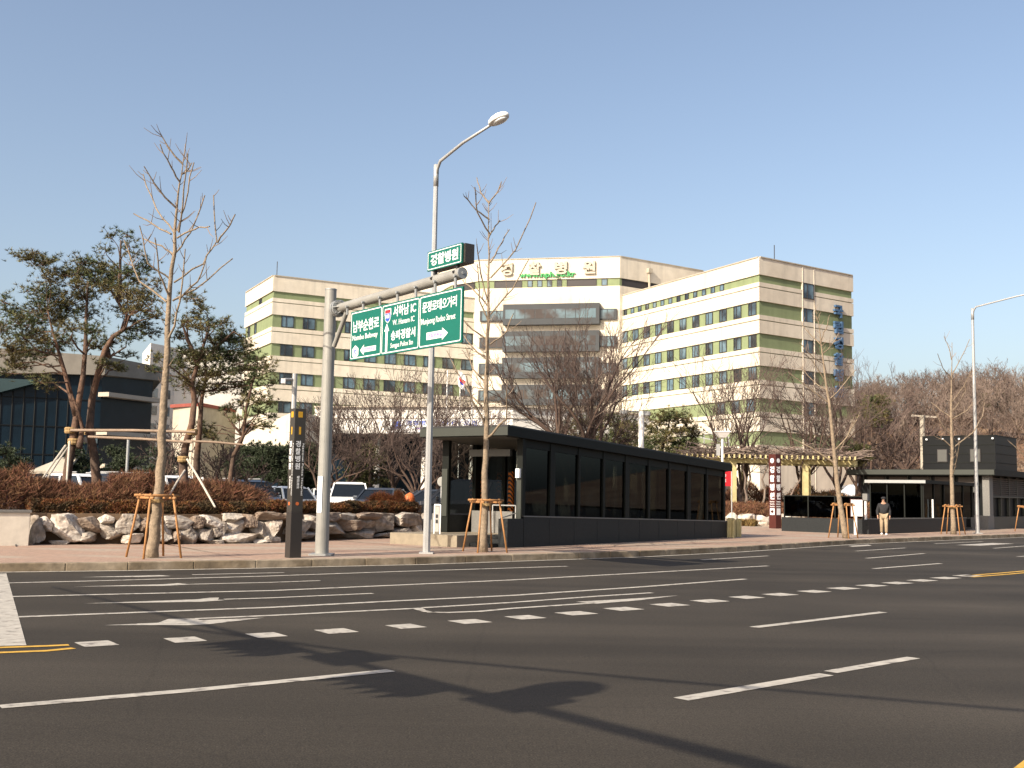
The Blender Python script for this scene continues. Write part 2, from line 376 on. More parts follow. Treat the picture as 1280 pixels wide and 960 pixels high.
# ================================================================== THE SETTING
KERB = [V(-60, -8, 0), V(-30, 9, 0), V(-18, 16.2, 0), V(-13, 19.1, 0), G(0, 715), G(160, 713), G(320, 710), G(520, 705.6), G(640, 701.5), G(800, 696), G(920, 690), G(1070, 680), G(1190, 675), G(1280, 671.5), V(40, 69, 0), V(80, 108, 0), V(200, 225, 0)]
mb = MB(); mb.poly([(-2500, -2500, -.03), (2500, -2500, -.03), (2500, 2500, -.03), (-2500, 2500, -.03)]); struct('ground', mb, 'earth')
mb = MB()
for a, b in zip(KERB[:-1], KERB[1:]):
    mb.add([(a.x, a.y, 0), (b.x, b.y, 0), (b.x+40, b.y-46, 0), (a.x+40, a.y-46, 0)], [(0, 3, 2, 1)])
struct('road', mb, 'asphalt')
mb = MB()                                 # kerb stones, one row
KO = offset(KERB, .0); KI = offset(KERB, .22)
for i in range(len(KERB)-1):
    a, b, c, d = KO[i], KO[i+1], KI[i+1], KI[i]
    n = max(1, int((b-a).length/1.0))
    if (b-a).length > 30: n = 1
    for k in range(n):
        t0, t1 = k/n, (k+1)/n-(.003 if n > 1 else 0)
        p, q, r, s_ = lerp(a, b, t0), lerp(a, b, t1), lerp(d, c, t1), lerp(d, c, t0)
        mb.prism([p, q, r, s_], -.02, .16)
struct('kerb', mb, 'kerb', bevel=.015)
mb = MB(); G0 = offset(KERB, -.02); G1 = offset(KERB, -.17)
for i in range(len(KERB)-1): mb.poly([tuple(p+V(0, 0, .004)) for p in (G1[i], G1[i+1], G0[i+1], G0[i])])
struct('gutter_line', mb, 'white_paint')
mb = MB(); P0 = offset(KERB, .225); P1 = offset(KERB, 45)
for i in range(len(KERB)-1):
    mb.poly([tuple(h2(p)+V(0, 0, .15)) for p in (P0[i], P0[i+1], P1[i+1], P1[i])])
struct('pavement', mb, 'paving')
# car park behind the planting bed
mb = MB(); mb.poly([(-70, 34.5, .3), (-9, 34.5, .3), (-3.2, 42, .3), (6, 56, .3), (12, 66, .3), (30, 80, .3), (60, 140, .3), (-90, 140, .3)][::1]); struct('car_park', mb, 'lot')

# --- painted markings
PZ = .005
def quadpx(mb, pts, z=PZ):
    p = [G(a, b) for a, b in pts]; p = [V(q.x, q.y, z) for q in p]
    n = len(p); ar = sum(p[i].x*p[(i+1) % n].y-p[(i+1) % n].x*p[i].y for i in range(n))
    mb.poly(p if ar > 0 else p[::-1])
def line(mb, pts, w, z=PZ):
    p = [G(a, b) for a, b in pts]; o0 = offset(p, w/2); o1 = offset(p, -w/2)
    for i in range(len(p)-1): mb.poly([(q.x, q.y, z) for q in (o1[i], o1[i+1], o0[i+1], o0[i])])
mb = MB()
line(mb, [(10, 729), (110, 726.6), (330, 720.5), (500, 714.5), (640, 710.2), (709, 708)], .13)
line(mb, [(16, 746), (340, 738.5), (500, 731.5), (640, 725.2), (800, 716.5), (960, 707.5)], .14)
line(mb, [(23, 771.5), (340, 759.5), (500, 751.2), (640, 744.6), (800, 734), (932, 724)], .14)
line(mb, [(0, 884), (250, 862.5), (489, 838.5)], .15)
line(mb, [(942, 784.5), (1104, 765.5)], .14)
line(mb, [(851, 874.5), (1033, 843.5)], .16); line(mb, [(1038, 840.5), (1142, 822.5)], .15)
line(mb, [(877, 700), (960, 695)], .13); line(mb, [(1070, 689), (1132, 685)], .13); line(mb, [(1083, 698), (1155, 692)], .13); line(mb, [(1092, 711), (1176, 704.5)], .14)
line(mb, [(1168, 679.8), (1228, 677)], .13); line(mb, [(1242, 685.5), (1290, 682)], .13); line(mb, [(1272, 696), (1300, 694)], .13)
struct('lane_lines', mb, 'white_paint')
mb = MB()                                 # dashes across the turning gap
dash = [(91, 806.5, 150, 803.5), (200, 801.5, 262, 798.5), (302, 795.7, 363, 792.7), (388, 790.6, 452, 787.6), (480, 784.7, 534, 781.8), (558, 778.9, 616, 775.6), (630, 773.4, 683, 770.6), (693, 768.5, 747, 765.3), (754, 762.8, 804, 760), (813, 757.6, 861, 755), (865, 753, 909, 750), (914, 748.2, 952, 745.6), (954, 744.6, 996, 742.2), (999, 740.6, 1036, 738.5), (1036, 736.8, 1073, 734.6), (1072, 733.2, 1107, 731.2), (1104, 730, 1139, 728), (1136, 726.8, 1169, 724.8), (1166, 723.8, 1198, 721.6), (1194, 720.8, 1224, 718.8)]
for x0, y0, x1, y1 in dash: 
    a, b = G(x0, y0), G(x1, y1); c = (a+b)/2; d = (G(1207, 720)-G(120, 806)) if False else None
    i = 1
    t = (b-a).normalized()
    # painted slightly askew blocks: length along the road, cut square to it
    rd = (G(x1+40, y1-.072*40)-G(x0-40, y0+.072*40)); rd = h2(rd).normalized()
    nn = V(-rd.y, rd.x, 0); L = max(.35, abs((b-a).dot(rd))*.62); wd = .40
    mb.poly([(q.x, q.y, PZ) for q in (c-rd*L/2-nn*wd/2, c+rd*L/2-nn*wd/2, c+rd*L/2+nn*wd/2, c-rd*L/2+nn*wd/2)])
struct('dashed_centre_marks', mb, 'white_paint')
mb = MB()
quadpx(mb, [(-60, 719.5), (8, 717), (33, 807), (-90, 811)]); struct('stop_line', mb, 'white_paint')
mb = MB()                                 # arrows, foreshortened
quadpx(mb, [(130, 782), (198, 778.8), (210, 774.2), (244, 773.5), (250, 775.6), (330, 772.6), (262, 780.6), (235, 782), (200, 781.8)])
line(mb, [(245, 773.8), (340, 769.6), (515, 761)], .12)
quadpx(mb, [(105, 754.8), (245, 749.6), (262, 747.6), (274, 747.4), (272, 750), (285, 750.4), (250, 752.6)])
line(mb, [(280, 749.4), (340, 747.6), (466, 742)], .11)
quadpx(mb, [(92, 733.6), (205, 730.6), (222, 729.2), (240, 730.8), (205, 732.6)])
line(mb, [(238, 730.6), (340, 728.2), (400, 726)], .11)
quadpx(mb, [(100, 721.8), (200, 719.2), (214, 720.4), (180, 721.4)])
line(mb, [(240, 718.6), (355, 716)], .11)
quadpx(mb, [(513, 760.6), (528, 760), (533, 763.5), (548, 766.4), (530, 765.3)])
line(mb, [(528, 760), (640, 753.4), (740, 746), (815, 741.2)], .12)
line(mb, [(534, 765.6), (560, 766), (600, 764.5), (640, 760.8), (740, 754.2)], .12)
quadpx(mb, [(720, 752.6), (800, 748), (848, 744.6), (800, 750.6), (746, 755)])
quadpx(mb, [(1195, 681.4), (1240, 678.8), (1268, 679.8), (1225, 682.2)])
quadpx(mb, [(1060, 679.5+3), (1085, 681), (1090, 682.2), (1066, 683.6)])
struct('arrow_marks', mb, 'white_paint')
mb = MB()
line(mb, [(-20, 810.6), (60, 807.8), (86, 806.6)], .11); line(mb, [(-20, 817), (60, 813.8), (92, 810.6)], .11)
line(mb, [(1205, 720), (1250, 716.6), (1340, 708.5)], .12); line(mb, [(1215, 721.5), (1260, 718), (1350, 710)], .12)
line(mb, [(1270, 972), (1310, 940)], .13)
struct('yellow_lines', mb, 'yellow_paint')

# --- planting bed behind the boulders
WALL = [V(-20, 23.4, 0), G(-40, 682.5, .15), G(60, 681, .15), G(200, 681, .15), G(345, 679, .15), G(430, 675, .15), G(545, 671, .15)]
WALL = [h2(p) for p in WALL]
W1 = offset(WALL, .55); W2 = offset(WALL, 4.2); W3 = offset(WALL, 5.4)
mb = MB()
for i in range(len(WALL)-1):
    for A_, B_, za, zb in ((W1, W2, .93, 1.0), (W2, W3, 1.0, .28)):
        mb.poly([(A_[i].x, A_[i].y, za), (A_[i+1].x, A_[i+1].y, za), (B_[i+1].x, B_[i+1].y, zb), (B_[i].x, B_[i].y, zb)])
    mb.poly([(W1[i].x, W1[i].y, .1), (W1[i+1].x, W1[i+1].y, .1), (W1[i+1].x, W1[i+1].y, .93), (W1[i].x, W1[i].y, .93)])
a, b, c = W1[-1], W2[-1], W3[-1]; mb.poly([(a.x, a.y, .1), (c.x, c.y, .1), (c.x, c.y, .28), (b.x, b.y, 1.0), (a.x, a.y, .93)])
struct('planting_bed', mb, 'soil')
# --- wooded hill at the right
def hill_z(x, y):
    t = min(1, max(0, (y-82)/110)); s = t*t*(3-2*t)
    side = min(1, max(0, (x-(y-60)*.14-16)/34)); side = side*side*(3-2*side)
    return .2+s*side*(15.5+2*mnoise.noise(V(x*.03, y*.03, 0)))
mb = MB(); nx, ny = 60, 44
g = [[V(0+x*4.0, 74+y*4.0, 0) for x in range(nx)] for y in range(ny)]
mb.v = [V(p.x, p.y, hill_z(p.x, p.y)+.02) for r in g for p in r]
mb.f = [(y*nx+x, y*nx+x+1, (y+1)*nx+x+1, (y+1)*nx+x) for y in range(ny-1) for x in range(nx-1)]
struct('hillside', mb, 'hill', smooth=True)

# ================================================================== HOSPITAL
hA, hB, hC_, hD, hE, hF = (h2(G(*p, 28)) for p in ((309, 366), (343, 345), (597, 374), (775, 371), (949, 322), (1064, 345)))
hosp = thing('hospital', 'large cream hospital with green window bands and two angled wings behind the trees', 'hospital', (0, 140, 0))
def grow_poly(poly, d):
    n = len(poly); a = sum(poly[i][0]*poly[(i+1) % n][1]-poly[(i+1) % n][0]*poly[i][1] for i in range(n))
    if a < 0: poly = poly[::-1]
    out = []
    for i in range(n):
        p, q, r = poly[i-1], poly[i], poly[(i+1) % n]
        e, f = (q-p).normalized(), (r-q).normalized(); n1, n2 = V(e.y, -e.x, 0), V(f.y, -f.x, 0)
        m_ = (n1+n2).normalized(); out.append(q+m_*(d/max(.3, m_.dot(n1))))
    return out
left = [hB, hC_, hC_+(hA-hB), hA]; right = [hE, hF, hF+(hD-hE), hD]
wall, band = MB(), MB()
RZ = [(28, 26.1), (25.25, 24.78), (24.68, 23.18), (21.62, 21.12), (21.02, 19.6), (18.06, 17.56), (17.46, 16.04), (14.5, 14.0), (13.9, 12.5), (11.0, 10.5), (10.4, 8.9), (7.4, -.2)]
for w in (left, right):
    band.prism(w, -.2, 27.9)
    for z1, z0 in RZ: wall.prism(grow_poly(w, .16), z0, z1)
cenP = [V(-8.6, 151.8, 0), V(-4.7, 148.3, 0), V(14.0, 144.2, 0), V(26.4, 152.6, 0), V(14, 172, 0), V(-14, 166, 0)]
band.prism(cenP, -.2, 32.8)
wall.prism(grow_poly(cenP, .16), 30.35, 33.2); wall.prism(grow_poly(cenP, .16), -.2, 29.3)
mbx = MB(); 
for w, zt in ((left, 28), (right, 28), (cenP, 33.2)):                # parapet coping
    for p, q in zip(w, w[1:]+w[:1]): mbx.bar(p+V(0, 0, zt+.05), q+V(0, 0, zt+.05), .5, .12)
part('wall', wall, 'cream', hosp); part('green_band', band, 'green', hosp); part('parapet_coping', mbx, 'concrete', hosp)
def facade(p, q): 
    u = (q-p).normalized(); n = V(u.y, -u.x, 0)
    if n.dot(-p) < 0: n = -n
    return p, u, n, (q-p).length
def window(o, u, n, s, w, z0, z1, split=True, pm='pane'):
    c = o+u*s; fr = MB()
    t = .07; d = n*.06
    for zz in (z0+t/2, z1-t/2): fr.obox(c+V(0, 0, zz)+n*.03, u*w/2, n*.06, UP*t/2)
    for ss in (-w/2+t/2, w/2-t/2)+((-w*.12,) if split else ()): fr.obox(c+u*ss+V(0, 0, (z0+z1)/2)+n*.03, u*t/2, n*.06, UP*((z1-z0)/2-t))
    f = part('window', fr, 'frame', hosp)
    pn = MB(); pn.obox(c+V(0, 0, (z0+z1)/2)+n*.02, u*(w/2-.03), n*.012, UP*((z1-z0)/2-.03)); part('pane', pn, pm, f)
    return f
ROWS = [(21.7, 23.14), (18.14, 19.55), (14.58, 16.0)]
o, u, n, L = facade(hB, hC_)
for z0, z1 in ROWS: 
    for k in range(10): window(o, u, n, 1.9+k*2.78, 1.62, z0, z1)
for k in range(2): window(o, u, n, 1.9+k*2.78, 1.62, 11.05, 12.45)
o, u, n, L = facade(hD, hE)
for z0, z1 in ROWS:
    for k in range(11): window(o, u, n, L-1.15-k*2.62, 1.35, z0, z1)
for k in range(3): window(o, u, n, L-1.5-k*2.62, 1.35, 11.05, 12.45)
for k in range(13): window(o, u, n, L-6.6-k*1.72, .75, 25.3, 26.06, False)
o, u, n, L = facade(hE, hF)
for z0, z1 in ((24.3, 26.05), (21.6, 23.2), (18.05, 19.6), (14.5, 16.05), (11, 12.5)): window(o+n*(.17 if z0 > 24 else .03), u, n, L*.50, 1.85, z0, z1)
pil = MB()
for f in (.44, .565): pil.obox(o+u*(L*f)+n*.1+V(0, 0, 14), u*.045, n*.10, UP*13.9)
parts('facade_rib', pil, 'cream', hosp)
o, u, n, L = facade(hA, hB)
window(o, u, n, L*.55, 1.2, 24.2, 26.0); window(o, u, n, L*.40, 1.0, 21.7, 23.1); window(o, u, n, L*.15, 1.0, 19.8, 23.1); window(o, u, n, L*.15, 1.0, 16.2, 19.5)
# stepped window bays of the centre
o, u, n, L = facade(cenP[1], cenP[2])
for k, (z0, z1) in enumerate(((24.1, 26.9), (20.5, 23.25), (16.95, 19.7), (13.35, 16.1))):
    bay = MB(); bay.obox(o+u*(L*.53)+n*.55+V(0, 0, (z0+z1)/2), u*(L*.34), n*.55, UP*((z1-z0)/2))
    b_ = part('window_bay', bay, 'bay_frame', hosp)
    lo = MB(); lo.obox(o+u*(L*.50)+n*.25+V(0, 0, (z0+z1)/2-.05), u*(L*.485), n*.25, UP*.72); part('side_light', lo, 'bay_frame', b_)
    pn = MB()
    for j in range(9):
        s = L*.21+j*L*.0715; pn.obox(o+u*(s+L*.03)+n*1.11+V(0, 0, (z0+z1)/2+.05), u*(L*.033), n*.012, UP*.62)
    for s in (.055, .115, .165, .895, .945): pn.obox(o+u*(L*s)+n*.51+V(0, 0, (z0+z1)/2-.05), u*(L*.022), n*.012, UP*.6)
    parts('pane', pn, 'pane_bay', b_)
# attic strip of the centre
for s0, s1 in ((.11, .31), (.35, .385), (.42, .455), (.49, .525), (.56, .595), (.63, .84), (.875, .915)): 
    w = (s1-s0)*L; window(o, u, n, (s0+s1)/2*L, w, 29.36, 30.3, False, 'frame' if w > 2 else 'pane')
o3, u3, n3, L3 = facade(cenP[2], cenP[3]); window(o3, u3, n3, L3*.45, L3*.85, 29.36, 30.3, False, 'frame')
o4, u4, n4, L4 = facade(cenP[1], cenP[0]); window(o4, u4, n4, L4*.55, L4*.8, 29.36, 30.3, False, 'frame')
pp = MB(); c = o3+u3*(L3*.33)+n3*.3; pp.tube([c+V(0, 0, 27), c+V(0, 0, 32.3)], .16, 8); pp.obox(c+V(0, 0, 31.9), u3*.35, n3*.3, UP*.3); part('vent_pipe', pp, 'concrete', hosp)
# letters on the roof block
lt = MB()
for ch, px in zip('경찰병원', (630.7, 667.5, 701.7, 738)):
    q = Y(px, 341, 146); s = (h2(q)-o).dot(u); lt.text(ch, o+u*s+n*.2+V(0, 0, 30.95), u, UP, n, h=1.75, w=1.7, th=.3, bold=.035, align='C')
parts('roof_lettering', lt, 'letter_cream', hosp)
lt = MB(); s0 = (h2(Y(648, 350, 146.5))-o).dot(u); s1 = (h2(Y(719, 350, 145))-o).dot(u)
lt.text('www.nph.go.kr', o+u*s0+n*.2+V(0, 0, 30.42), u, UP, n, w=s1-s0, h=.95, th=.2, bold=.03); part('web_lettering', lt, 'letter_green', hosp)
o, u, n, L = facade(hE, hF); lt = MB()
for k, ch in enumerate('국립경찰병원'): lt.text(ch, o+u*(L*.815)+n*.22+V(0, 0, 22.65-k*1.86), u, UP, n, h=1.45, w=1.5, th=.3, bold=.035, align='C')
part('vertical_lettering', lt, 'letter_blue', hosp)
an = MB()
for px, py, y in ((346, 344, 135.5), (968, 327, 121.5)): 
    q = Y(px, py, y); an.tube([V(q.x, q.y, 28), V(q.x, q.y, 29.9)], .05, 5)
parts('lightning_rod', an, 'frame', hosp)
# entrance podium and its deep white canopy
def pw(px, y): q = Y(px, 560, y); return V(q.x, q.y, 0)
can = MB(); cpoly = [pw(392, 122), pw(640, 116), pw(812, 124), pw(800, 143), pw(392, 143)]
can.prism(cpoly, 7.9, 10.75); part('entrance_canopy', can, 'canopy', hosp)
can = MB()
for a, b in zip(cpoly[:2], cpoly[1:3]): can.bar(a+V(0, -.06, 9.55), b+V(0, -.06, 9.55), .1, .06)
for a, b in zip(cpoly[:2], cpoly[1:3]): can.bar(a+V(0, -.15, 10.8), b+V(0, -.15, 10.8), .5, .16)
part('canopy_edge', can, 'fin', hosp)
ent = MB(); ent.prism([pw(400, 130), pw(640, 126), pw(795, 132), pw(790, 142), pw(400, 142)], .2, 7.9); part('entrance_glazing', ent, 'navy', hosp)
col = MB()
for px in (410, 470, 530, 590, 650, 710, 770): q = pw(px, 121.5 if px < 640 else 119+(px-640)*.03); col.tube([q+V(0, 1, .2), q+V(0, 1, 7.9)], .35, 12)
parts('canopy_column', col, 'offwhite', hosp)
rp = MB(); a, b = pw(303, 118), pw(366, 112)                       # ramp wall at the left foot
rp.add([a+V(0, 0, .1), b+V(0, 0, .1), b+V(0, 0, 9.6), a+V(0, 0, 7.3), a+V(0, 6, .1), b+V(0, 6, .1), b+V(0, 6, 9.6), a+V(0, 6, 7.3)], [(0, 1, 2, 3), (5, 4, 7, 6), (3, 2, 6, 7), (4, 0, 3, 7), (1, 5, 6, 2), (4, 5, 1, 0)])
b2 = pw(393, 118); rp.prism([b, b2, b2+V(0, 6, 0), b+V(0, 6, 0)], .1, 9.6)
part('ramp_wall', rp, 'cream', hosp)
bn = MB(); cu = (cpoly[1]-cpoly[0]).normalized(); cn = V(cu.y, -cu.x, 0); q0 = cpoly[0]+cu*((h2(Y(487, 530, 119.6))-cpoly[0]).dot(cu))
bw = (h2(Y(604, 530, 117))-q0).dot(cu)
bn.obox(q0+cu*bw/2+cn*.1+V(0, 0, 8.75), cu*bw/2, cn*.03, UP*.72)
ban = solo('banner', bn, 'sign_white', 'white banner with two lines of small lettering on the hospital entrance canopy', 'banner', q0+V(0, 0, 8))
bt = MB(); bt.text('경찰병원 첨단 CT 도입', q0+cu*1.9+cn*.135+V(0, 0, 8.78), cu, UP, cn, w=bw*.76, h=.52, th=.01); part('banner_lettering', bt, 'sign_blue', ban)
bt = MB(); bt.bar(q0+cu*3+cn*.14+V(0, 0, 8.42), q0+cu*(bw*.93)+cn*.14+V(0, 0, 8.42), .02, .14); part('banner_line', bt, 'sign_purple', ban)
bt = MB(); bt.obox(q0+cu*.9+cn*.14+V(0, 0, 8.8), cu*.45, cn*.005, UP*.42); part('banner_emblem', bt, 'sign_blue', ban)
# sloping forecourt wall and rails at the right
rw = MB(); a, b, c = pw(788, 100), pw(905, 92), pw(1066, 96)
rw.add([a+V(0, 0, .2), b+V(0, 0, .2), b+V(0, 0, 5.7), a+V(0, 0, 7.7), a+V(1, 2.5, .2), b+V(1, 2.5, .2), b+V(1, 2.5, 5.7), a+V(1, 2.5, 7.7)], [(0, 1, 2, 3), (5, 4, 7, 6), (3, 2, 6, 7), (4, 0, 3, 7), (1, 5, 6, 2), (4, 5, 1, 0)])
solo('retaining_wall', rw, 'concrete', 'pale grey sloping retaining wall below the hospital right wing', 'wall', h2(a))
gr = thing('guard_rail', 'thin steel guard rail along the ramp above the low round pines', 'railing', a)
ps, rl = MB(), MB()
for k in range(9):
    t = k/8; p = lerp(a, b, t)+V(.6, 1, lerp(7.7, 5.7, t)); ps.tube([p, p+V(0, 0, 1.05)], .05, 5)
parts('rail_post', ps, 'galv', gr)
for dz in (.5, 1.0): rl.tube([a+V(.6, 1, 7.7+dz), b+V(.6, 1, 5.7+dz)], .05, 5)
parts('rail', rl, 'galv', gr)

# ================================================================== OTHER BUILDINGS, LEFT
gb = thing('glass_office', 'dark navy glass office block with pale horizontal fins at its corner', 'office building', (-34, 75, .3))
q = lambda px, y: h2(Y(px, 560, y))
GZ = lambda p: 8.35+.7*max(0, min(1, (p[0]+33)/9)); PZ_ = lambda p: 10.45-.5*max(0, min(1, (p[0]+33)/9))
w = MB(); A1, A2, A3 = q(-260, 66), q(123, 72), q(187, 76.5)
w.prism([A1, A2, A3, A3+V(-10, 26, 0), A1+V(-10, 30, 0)], .2, GZ); part('glass_wall', w, 'navy', gb)
rf = MB(); rf.prism([A1+V(0, -.4, 0), A2+V(.3, -.4, 0), A3+V(.6, 0, 0), A3+V(-10, 26, 0), A1+V(-10, 30, 0)], lambda p: GZ(p)+.003, PZ_); part('concrete_parapet', rf, 'concrete_dark', gb)
fn = MB()
for z in (7.6, 5.1, 2.95): fn.bar(lerp(A2, A3, .0)+V(.25, -.3, z), lerp(A2, A3, 1.06)+V(.25, -.3, z), .9, .28)
parts('fin', fn, 'fin', gb)
mu = MB()
for k in range(1, 26): p = lerp(A1, A2, k/26); mu.bar(p+V(0, -.03, .3), p+V(0, -.03, GZ(p)), .06, .06)
for z in (1.8, 3.6, 5.4, 7.2): mu.bar(A1+V(0, -.03, z), A2+V(0, -.03, z), .06, .06)
part('mullion', mu, 'black_clad', gb)
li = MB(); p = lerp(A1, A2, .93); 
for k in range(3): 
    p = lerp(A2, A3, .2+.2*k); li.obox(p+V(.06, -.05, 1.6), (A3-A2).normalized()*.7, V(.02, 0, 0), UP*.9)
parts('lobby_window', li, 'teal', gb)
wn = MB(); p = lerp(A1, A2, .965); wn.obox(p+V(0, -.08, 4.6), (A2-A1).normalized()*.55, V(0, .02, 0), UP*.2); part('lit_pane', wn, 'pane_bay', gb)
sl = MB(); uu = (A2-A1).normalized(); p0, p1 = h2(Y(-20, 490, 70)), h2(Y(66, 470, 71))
sl.extr([p0+V(0, -.9, 7.0), V(p1.x, p1.y-.9, 8.3), p0+V(0, -.9, 8.3)], V(0, .7, 0)); part('sky_reflection_wedge', sl, 'teal', gb)  # paler wedge stands in for sky mirrored in the dark glass
eb = thing('annex_roof', 'light grey sloping entrance canopy at the foot of the navy glass office', 'canopy', q(58, 62))
cc = MB(); a = q(38, 60); b = q(84, 60); cc.add([a+V(0, 0, 2.4), b+V(0, 0, 2.4), b+V(.1, 2, 3.6), a+V(1.2, 2, 3.3), a+V(0, 0, 2.25), b+V(0, 0, 2.25), b+V(.1, 2, 3.45), a+V(1.2, 2, 3.15)], [(0, 1, 2, 3), (7, 6, 5, 4), (0, 4, 5, 1), (1, 5, 6, 2), (2, 6, 7, 3), (3, 7, 4, 0)])
part('canopy_roof', cc, 'concrete', eb); cc = MB(); cc.tube([b+V(-.2, .2, .3), b+V(-.2, .2, 2.3)], .06, 6); cc.tube([a+V(.2, .2, .3), a+V(.2, .2, 2.3)], .06, 6); parts('canopy_post', cc, 'galv', eb)
ap = thing('apartment_block', 'tall white apartment block far off between the pine crowns', 'apartment building', (-60, 185, 0))
a, b = q(182, 180), q(214, 186); w = MB(); w.prism([a, b, b+V(26, 8, 0), b+V(20, 24, 0), a+V(-6, 14, 0)], 0, 25.2); part('wall', w, 'offwhite', ap)
for k in range(8):
    for j in range(2):
        wnd = MB(); p = lerp(a, b, .25+.5*j); wnd.obox(p+V(0, -.1, 2.6+k*2.9), (b-a).normalized()*.75, V(0, .06, 0), UP*.75); part('window', wnd, 'pane', ap)
an = thing('red_roofed_annex', 'cream annex with a red roof edge seen behind the second pine group', 'building', q(240, 130))
a, b = q(214, 136), q(246, 132); w = MB(); w.prism([a, b, b+V(2, 10, 0), a+V(0, 10, 0)], .2, 11.4); part('wall', w, 'concrete', an)
w = MB(); w.prism([a+V(-.3, -.3, 0), b+V(.3, -.3, 0), b+V(2, 10, 0), a+V(0, 10, 0)], 11.4, 11.8); part('roof_edge', w, 'roof_red', an)
w = MB(); w.obox(lerp(a, b, .55)+V(0, -.05, 6), (b-a).normalized()*1.6, V(0, .05, 0), UP*5); part('shutter', w, 'fin', an)

#@@PART2@@
# ================================================================== STREET FURNITURE
def Pl(px, py, P0, N):                    # where a sight line meets a plane
    d = ray(px, py); e = V(0, 0, EYE); t = (Vector(P0)-e).dot(N)/d.dot(N); return e+d*t
# --- overhead direction sign
sp = G(402, 694, .15); sp.z = .15
tipg = Y(577.5, 341, 21.6)
au = h2(tipg-sp).normalized(); an_ = V(au.y, -au.x, 0)
if an_.dot(-sp) < 0: an_ = -an_
sg = thing('direction_sign_gantry', 'grey pole with a long arm carrying the big green direction sign', 'road sign', sp)
mb = MB(); mb.tube([sp, sp+V(0, 0, 3), V(sp.x, sp.y, Pl(417, 362, sp, an_).z)], [.158, .145, .135], 24)
ztop = Pl(417, 362, sp, an_).z
part('pole', mb, 'grey_paint', sg, smooth=False)
mb = MB(); mb.tube([V(sp.x, sp.y, ztop), V(sp.x, sp.y, ztop+.03)], .142, 24); part('pole_cap', mb, 'sign_back', sg)
a0 = Pl(424, 385.5, sp, an_); a1 = Pl(577.5, 341.5, sp, an_)
mb = MB(); mb.tube([a0, lerp(a0, a1, .5), a1], [.108, .112, .118], 22); part('arm', mb, 'grey_paint', sg)
mb = MB(); mb.tube([a1, a1+(a1-a0).normalized()*.03], .118, 22); mb.tube([a1, a1+(a1-a0).normalized()*.05], .03, 10); part('arm_end_cap', mb, 'sign_back', sg)
mb = MB(); ad = (a1-a0).normalized()
mb.tube([a0-ad*.10, a0-ad*.04], .20, 20); mb.tube([a0-ad*.01, a0+ad*.05], .20, 20)
for k in range(8):
    t = k*math.pi/4; r = an_*math.cos(t)+ad.cross(an_)*math.sin(t); mb.tube([a0-ad*.14+r*.165, a0+ad*.09+r*.165], .018, 6)
for k in range(6):
    t = k*math.pi/3; r = an_*math.cos(t)+ad.cross(an_)*math.sin(t); mb.extr([a0+ad*.05+r*.11, a0+ad*.05+r*.195, a0+ad*.22+r*.11], an_.cross(r).normalized()*.012 if abs(an_.dot(r)) < .9 else UP*.012)
part('flange', mb, 'sign_back', sg)
mb = MB(); mb.tube([Pl(433, 391, sp, an_), Pl(417.5, 433, sp, an_)], .055, 12); part('brace', mb, 'grey_paint', sg)
mb = MB()
mb.obox(sp+V(0, 0, .02), V(.26, 0, 0), V(0, .26, 0), UP*.02); part('base_plate', mb, 'sign_back', sg)
mb = MB()
pst = V(sp.x, sp.y, 0)-h2(sp).normalized()*.0
nv = (h2(-sp).normalized()*.8+V(-.5, .1, 0)).normalized(); mb.obox(V(sp.x, sp.y, 1.55)+nv*.148, nv.cross(UP)*.07, nv*.006, UP*.42)
part('paper_notice', mb, 'sign_white', sg)
pn_ = sp+an_*.16
TL, BL, TR, BR = (Pl(*q, pn_, an_) for q in ((439.6, 394), (436.2, 454.4), (579.2, 353.3), (576.6, 424)))
o = h2((TL+BL)/2); SW = (h2((TR+BR)/2)-o).dot(au); zb = (BL.z+BR.z)/2; zt = (TL.z+TR.z)/2; o = V(o.x, o.y, zb); SH = zt-zb
print('SIGN', SW, SH, zb, a0, a1)
mb = MB(); mb.obox(o+au*SW/2+UP*SH/2-an_*.02, au*SW/2, an_*.02, UP*SH/2); panel = part('direction_panel', mb, 'sign_green', sg)
mb = MB()
for z in (.25, .75): mb.obox(o+au*SW/2+UP*SH*z-an_*.06, au*SW/2*.96, an_*.02, UP*.03)
parts('panel_rail', mb, 'sign_back', sg)
def cz(x, y): return 420+x/7.11, 340+y/7.11
def uv(x, y):
    p = Pl(*cz(x, y), pn_, an_); return (h2(p)-h2(o)).dot(au), p.z-zb
TH = .004
mb = MB()
def rrect(u0, u1, v0, v1, w=.022, r=.05):
    def ring(d):
        out = []
        for cx, cy, a in ((u1-r, v1-r, 0), (u0+r, v1-r, 90), (u0+r, v0+r, 180), (u1-r, v0+r, 270)):
            for k in range(5):
                t = math.radians(a+k*22.5); out.append((cx+(r-d)*math.cos(t), cy+(r-d)*math.sin(t)))
        return out
    return ring(0), ring(w)
def border(mb, o, u, n, u0, u1, v0, v1, w=.022, r=.05):
    A_, B_ = rrect(u0, u1, v0, v1, w, r); k = len(A_)
    P = [o+u*a+UP*b+n*TH for a, b in A_]+[o+u*a+UP*b+n*TH for a, b in B_]
    mb.add(P, [(i, (i+1) % k, k+(i+1) % k, k+i) for i in range(k)])
s1 = uv(408, 440)[0]; s2 = uv(744, 330)[0]
for u0, u1 in ((.025, s1-.012), (s1+.02, s2-.012), (s2+.02, SW-.03)): border(mb, o, au, an_, u0, u1, .03, SH-.03)
def txt(body, x0, yb, yt, x1, bold=None):
    bold = bold if bold is not None else (.004 if ord(body[1]) < 200 else .02)
    u0, v0 = uv(x0, yb); _, v1 = uv(x0, yt); u1, _ = uv(x1, yb)
    mb.text(body, o+au*u0+UP*v0, au, UP, an_, w=u1-u0, h=v1-v0, th=TH, bold=bold)
